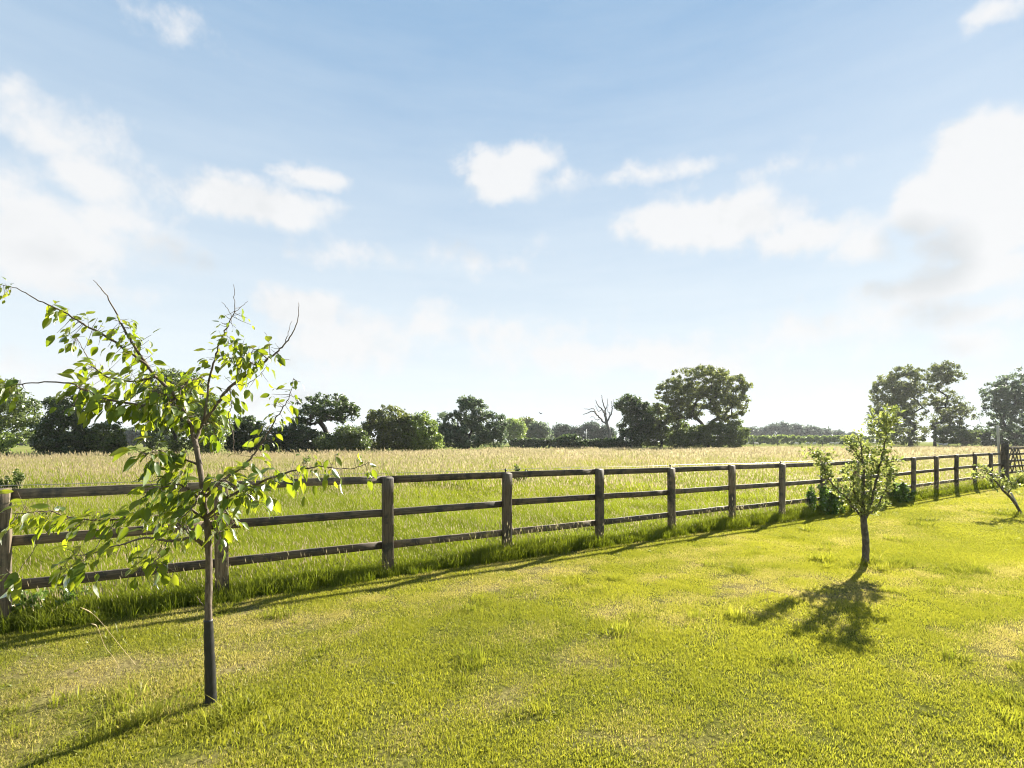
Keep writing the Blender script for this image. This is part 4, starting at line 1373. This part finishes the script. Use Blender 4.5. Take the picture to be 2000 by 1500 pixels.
# ------------------------------------------------------------------ nettles and weeds against the fence
def weed(name, label, px, py, Y, w, h, n, leaf, seed, mat):
    r = np.random.default_rng(seed)
    root = thing(name, label, 'weed')
    b = at(px, py, Y); b[2] = float(ground(b[0], b[1]))
    st = MB(); C = []; 
    for i in range(n):
        a = r.uniform(0, 6.28); q = math.sqrt(r.random())
        x0 = b[0] + FT[0] * w * q * math.cos(a) + FN[0] * .22 * q * math.sin(a); y0 = b[1] + FT[1] * w * q * math.cos(a) + FN[1] * .22 * q * math.sin(a)
        hh = h * r.uniform(.55, 1.05) * (1 - .4 * q * q)
        e = np.array((x0 + r.normal(0, .1), y0 + r.normal(0, .06), b[2] + hh))
        P = smooth_path([(x0, y0, b[2] - .02), ((x0 + e[0]) / 2 + r.normal(0, .02), (y0 + e[1]) / 2, b[2] + hh * .55), e], 4)
        st.tube(P, np.linspace(.004, .0015, len(P)), 4, cap=False)
        for p in P[1:]:
            C.append(p)
    link('stems', st.mesh('stems', True), M_MEADOW if False else M_BARK2, root)['kind'] = 'stuff'
    C = np.array(C)
    V, R = leaf_cloud(C, np.full(len(C), leaf * 1.1), 9, leaf, r, 1, .5)
    o = add_crown(root, V, R, mat, 'foliage'); o['kind'] = 'stuff'


weed('nettle_patch', 'big dark clump of nettles round the post behind the fruit tree', 1612, 1000, 12.0, .6, .8, 24, .06, 110, FM['nettle'])
weed('dock_clump', 'leafy dock clump between two posts right of the fruit tree', 1752, 985, 14.0, .35, .55, 26, .065, 111, FM['nettle'])
weed('thistle_clump', 'low leafy weeds at the foot of the post beside the sapling', 75, 1195, 4.75, .3, .32, 20, .04, 112, FM['nettle'])
for i, (px, Y, h, lab) in enumerate(((600, 24, 1.15, 'tall seeding weed in the meadow below the spreading oak'), (705, 25, 1.0, 'tall seeding weed in the meadow below the hazel thicket'),
                                     (1013, 17, .85, 'dark dock spike in the meadow above the rail near the clipped hedge'), (20, 13, .95, 'dark dock spike in the meadow below the feathery tree'))):
    weed('meadow_weed', lab, px, 900, Y, .25, h, 10, .07, 115 + i, FM['mid'] if i > 1 else FM['light'])

# dry stalks in the lawn
for i, (pts, Y, lab) in enumerate(((([(268, 1302), (232, 1258), (200, 1218), (180, 1198), (157, 1186)]), 3.75, 'long dry grass stalk bending over the lawn left of the sapling'),
                                   (([(236, 1310), (222, 1285), (205, 1262), (190, 1225), (178, 1218)]), 3.7, 'shorter dry grass stalk beneath the longer bending one'))):
    P = branch_px(pts, Y, 0, -.1)
    mb = MB(); mb.tube(P, np.linspace(.0012, .001, len(P)), 5); mb.tube(P[-7:], [.001, .003, .0036, .0036, .003, .002, .001], 6)
    P0 = P[0]
    tag(link('grass_stalk', mb.mesh('grass_stalk', True), M_STRAW), lab, 'stalk')

# ------------------------------------------------------------------ far small things
mb = MB(); p = at(1145, 870, 92); mb.tube([(p[0], p[1], 0), (p[0], p[1], CAM_H + (HY - 838) / F * 92)], .045, 8)
wp_ = link('white_pole', mb.mesh('white_pole'), M_WHITE); tag(wp_, 'thin white pole standing left of the dead tree', 'pole')
for px, Y, lab in ((1043, 80, 'in front of the clipped hedge'), (1472, 112, 'just right of the great oak'), (1519, 112, 'below the skyline wood'), (1545, 118, 'beside the nearest sheep'),
                   (1606, 112, 'among the sheep near the middle of the long hedge')):
    mb = MB(); p = at(px, HY, Y); mb.beam((0, 0, -.2), (random.uniform(-.05, .05), 0, 1.35 if px != 1545 else 1.0), .1, .1, (1, 0, 0), nseg=3, jit=.004, rnd=wr)
    tag(link('fence_stake', mb.mesh('fence_stake'), M_STAKE, None, (p[0], p[1], float(ground(p[0], p[1])))), 'thin dark fence stake ' + lab, 'stake')


def sheep(px, Y, heading, graze, lab):
    """one body surface grown on a skeleton"""
    nodes = [(0, 0, .62, .23), (.30, 0, .64, .25), (-.34, 0, .62, .24), (-.5, 0, .6, .14), (.5, 0, .70, .15)]
    ed = [(0, 1), (0, 2), (2, 3), (1, 4)]
    if graze:
        nodes += [(.66, 0, .45, .09), (.74, 0, .24, .07), (.80, 0, .12, .045)]
    else:
        nodes += [(.64, 0, .86, .09), (.72, 0, .92, .085), (.86, 0, .84, .05)]
    ed += [(4, 5), (5, 6), (6, 7)]
    for sx in (.28, -.36):
        for sy in (.11, -.11):
            k = len(nodes)
            back = sx < 0
            nodes += [(sx, sy, .44, .085), (sx + (.05 if back else -.01), sy, .27, .04), (sx + (-.04 if back else .01), sy, .16 if back else .14, .028), (sx, sy, .015, .026)]
            ed += [(1 if sx > 0 else 2, k), (k, k + 1), (k + 1, k + 2), (k + 2, k + 3)]
    k = len(nodes)
    hd = 6
    for sy in (.1, -.1):
        nodes.append((nodes[hd][0] - .03, sy, nodes[hd][2] + .05, .022)); ed.append((hd, len(nodes) - 1))
    me = bpy.data.meshes.new('sheep')
    me.from_pydata([n[:3] for n in nodes], ed, [])
    me.materials.append(M_WOOL)
    p = at(px, HY, Y)
    o = link('sheep', me, None, None, (p[0], p[1], float(ground(p[0], p[1]))))
    o.rotation_euler = (0, 0, heading)
    md = o.modifiers.new('skin', 'SKIN'); md.use_smooth_shade = True
    for v, n in zip(me.skin_vertices[0].data, nodes):
        v.radius = (n[3], n[3])
    me.skin_vertices[0].data[0].use_root = True
    sb = o.modifiers.new('sub', 'SUBSURF'); sb.levels = 1; sb.render_levels = 1
    tag(o, lab, 'sheep', 'sheep along the long hedge')


for px, Y, hd, gz_, lab in ((1458, 126, .3, 0, 'pale sheep nearest the great oak, below the long hedge'), (1478, 126, 2.9, 0, 'pale sheep second from the great oak'),
                            (1555, 128, .1, 1, 'white-backed grazing sheep below the skyline wood'), (1578, 132, 3.0, 1, 'white-backed grazing sheep in the middle of the flock'),
                            (1590, 130, .4, 0, 'grey-sided sheep standing with head up in the flock'), (1626, 134, 2.8, 1, 'grazing sheep left of the boxy white one'),
                            (1634, 126, 0, 0, 'white-topped sheep left of the fruit tree crown'), (1694, 126, .2, 0, 'pale sheep seen just behind the fruit tree'),
                            (1708, 127, 3.1, 0, 'pale sheep partly behind the fruit tree leaves'), (1748, 122, .2, 0, 'large pale sheep at the foot of the broad twin tree'),
                            (1757, 121, 3.0, 1, 'grazing sheep in front of the broad twin tree'), (1838, 116, 2.6, 0, 'sheep under the right-hand twin tree'),
                            (1846, 115, .2, 0, 'white sheep beside the foot of the airy twin tree')):
    sheep(px, Y, hd, gz_, lab)

# a bird over the hedgerow
mb = MB()
mb.tube([(-.16, 0, 0), (-.08, 0, .01), (.05, 0, .015), (.14, 0, .02), (.19, 0, .015)], [.012, .04, .055, .035, .005], 8)
for s in (1, -1):
    mb.add([(.08, s * .03, .02), (-.06, s * .03, .02), (-.05, s * .3, .16), (.02, s * .32, .17), (.07, s * .18, .10)], [(0, 1, 2, 3, 4)])
b = link('bird', mb.mesh('bird'), M_BIRD, None, at(1057, 808, 60)); b.rotation_euler = (0, .2, 2.2)
tag(b, 'tiny dark bird flying above the clipped hedge', 'bird')

# ================================================================== the summer air over the field
def haze_box():
    x0, x1, y0, y1, z0, z1 = -3100, 3100, -3100, 3600, -1.6, 24
    V = [(x, y, z) for z in (z0, z1) for y in (y0, y1) for x in (x0, x1)]
    me = bpy.data.meshes.new('haze')
    me.from_pydata(V, [], [(0, 2, 3, 1), (4, 5, 7, 6), (0, 1, 5, 4), (2, 6, 7, 3), (0, 4, 6, 2), (1, 3, 7, 5)])
    m, nt, out = new_mat('haze_air')
    v = nd(nt, 'ShaderNodeVolumePrincipled')
    v.inputs['Color'].default_value = (.93, .96, 1, 1)
    v.inputs['Density'].default_value = .0002
    v.inputs['Anisotropy'].default_value = .2
    nt.links.new(v.outputs[0], out.inputs['Volume'])
    o = link('haze', me, m)
    o['kind'] = 'stuff'


haze_box()
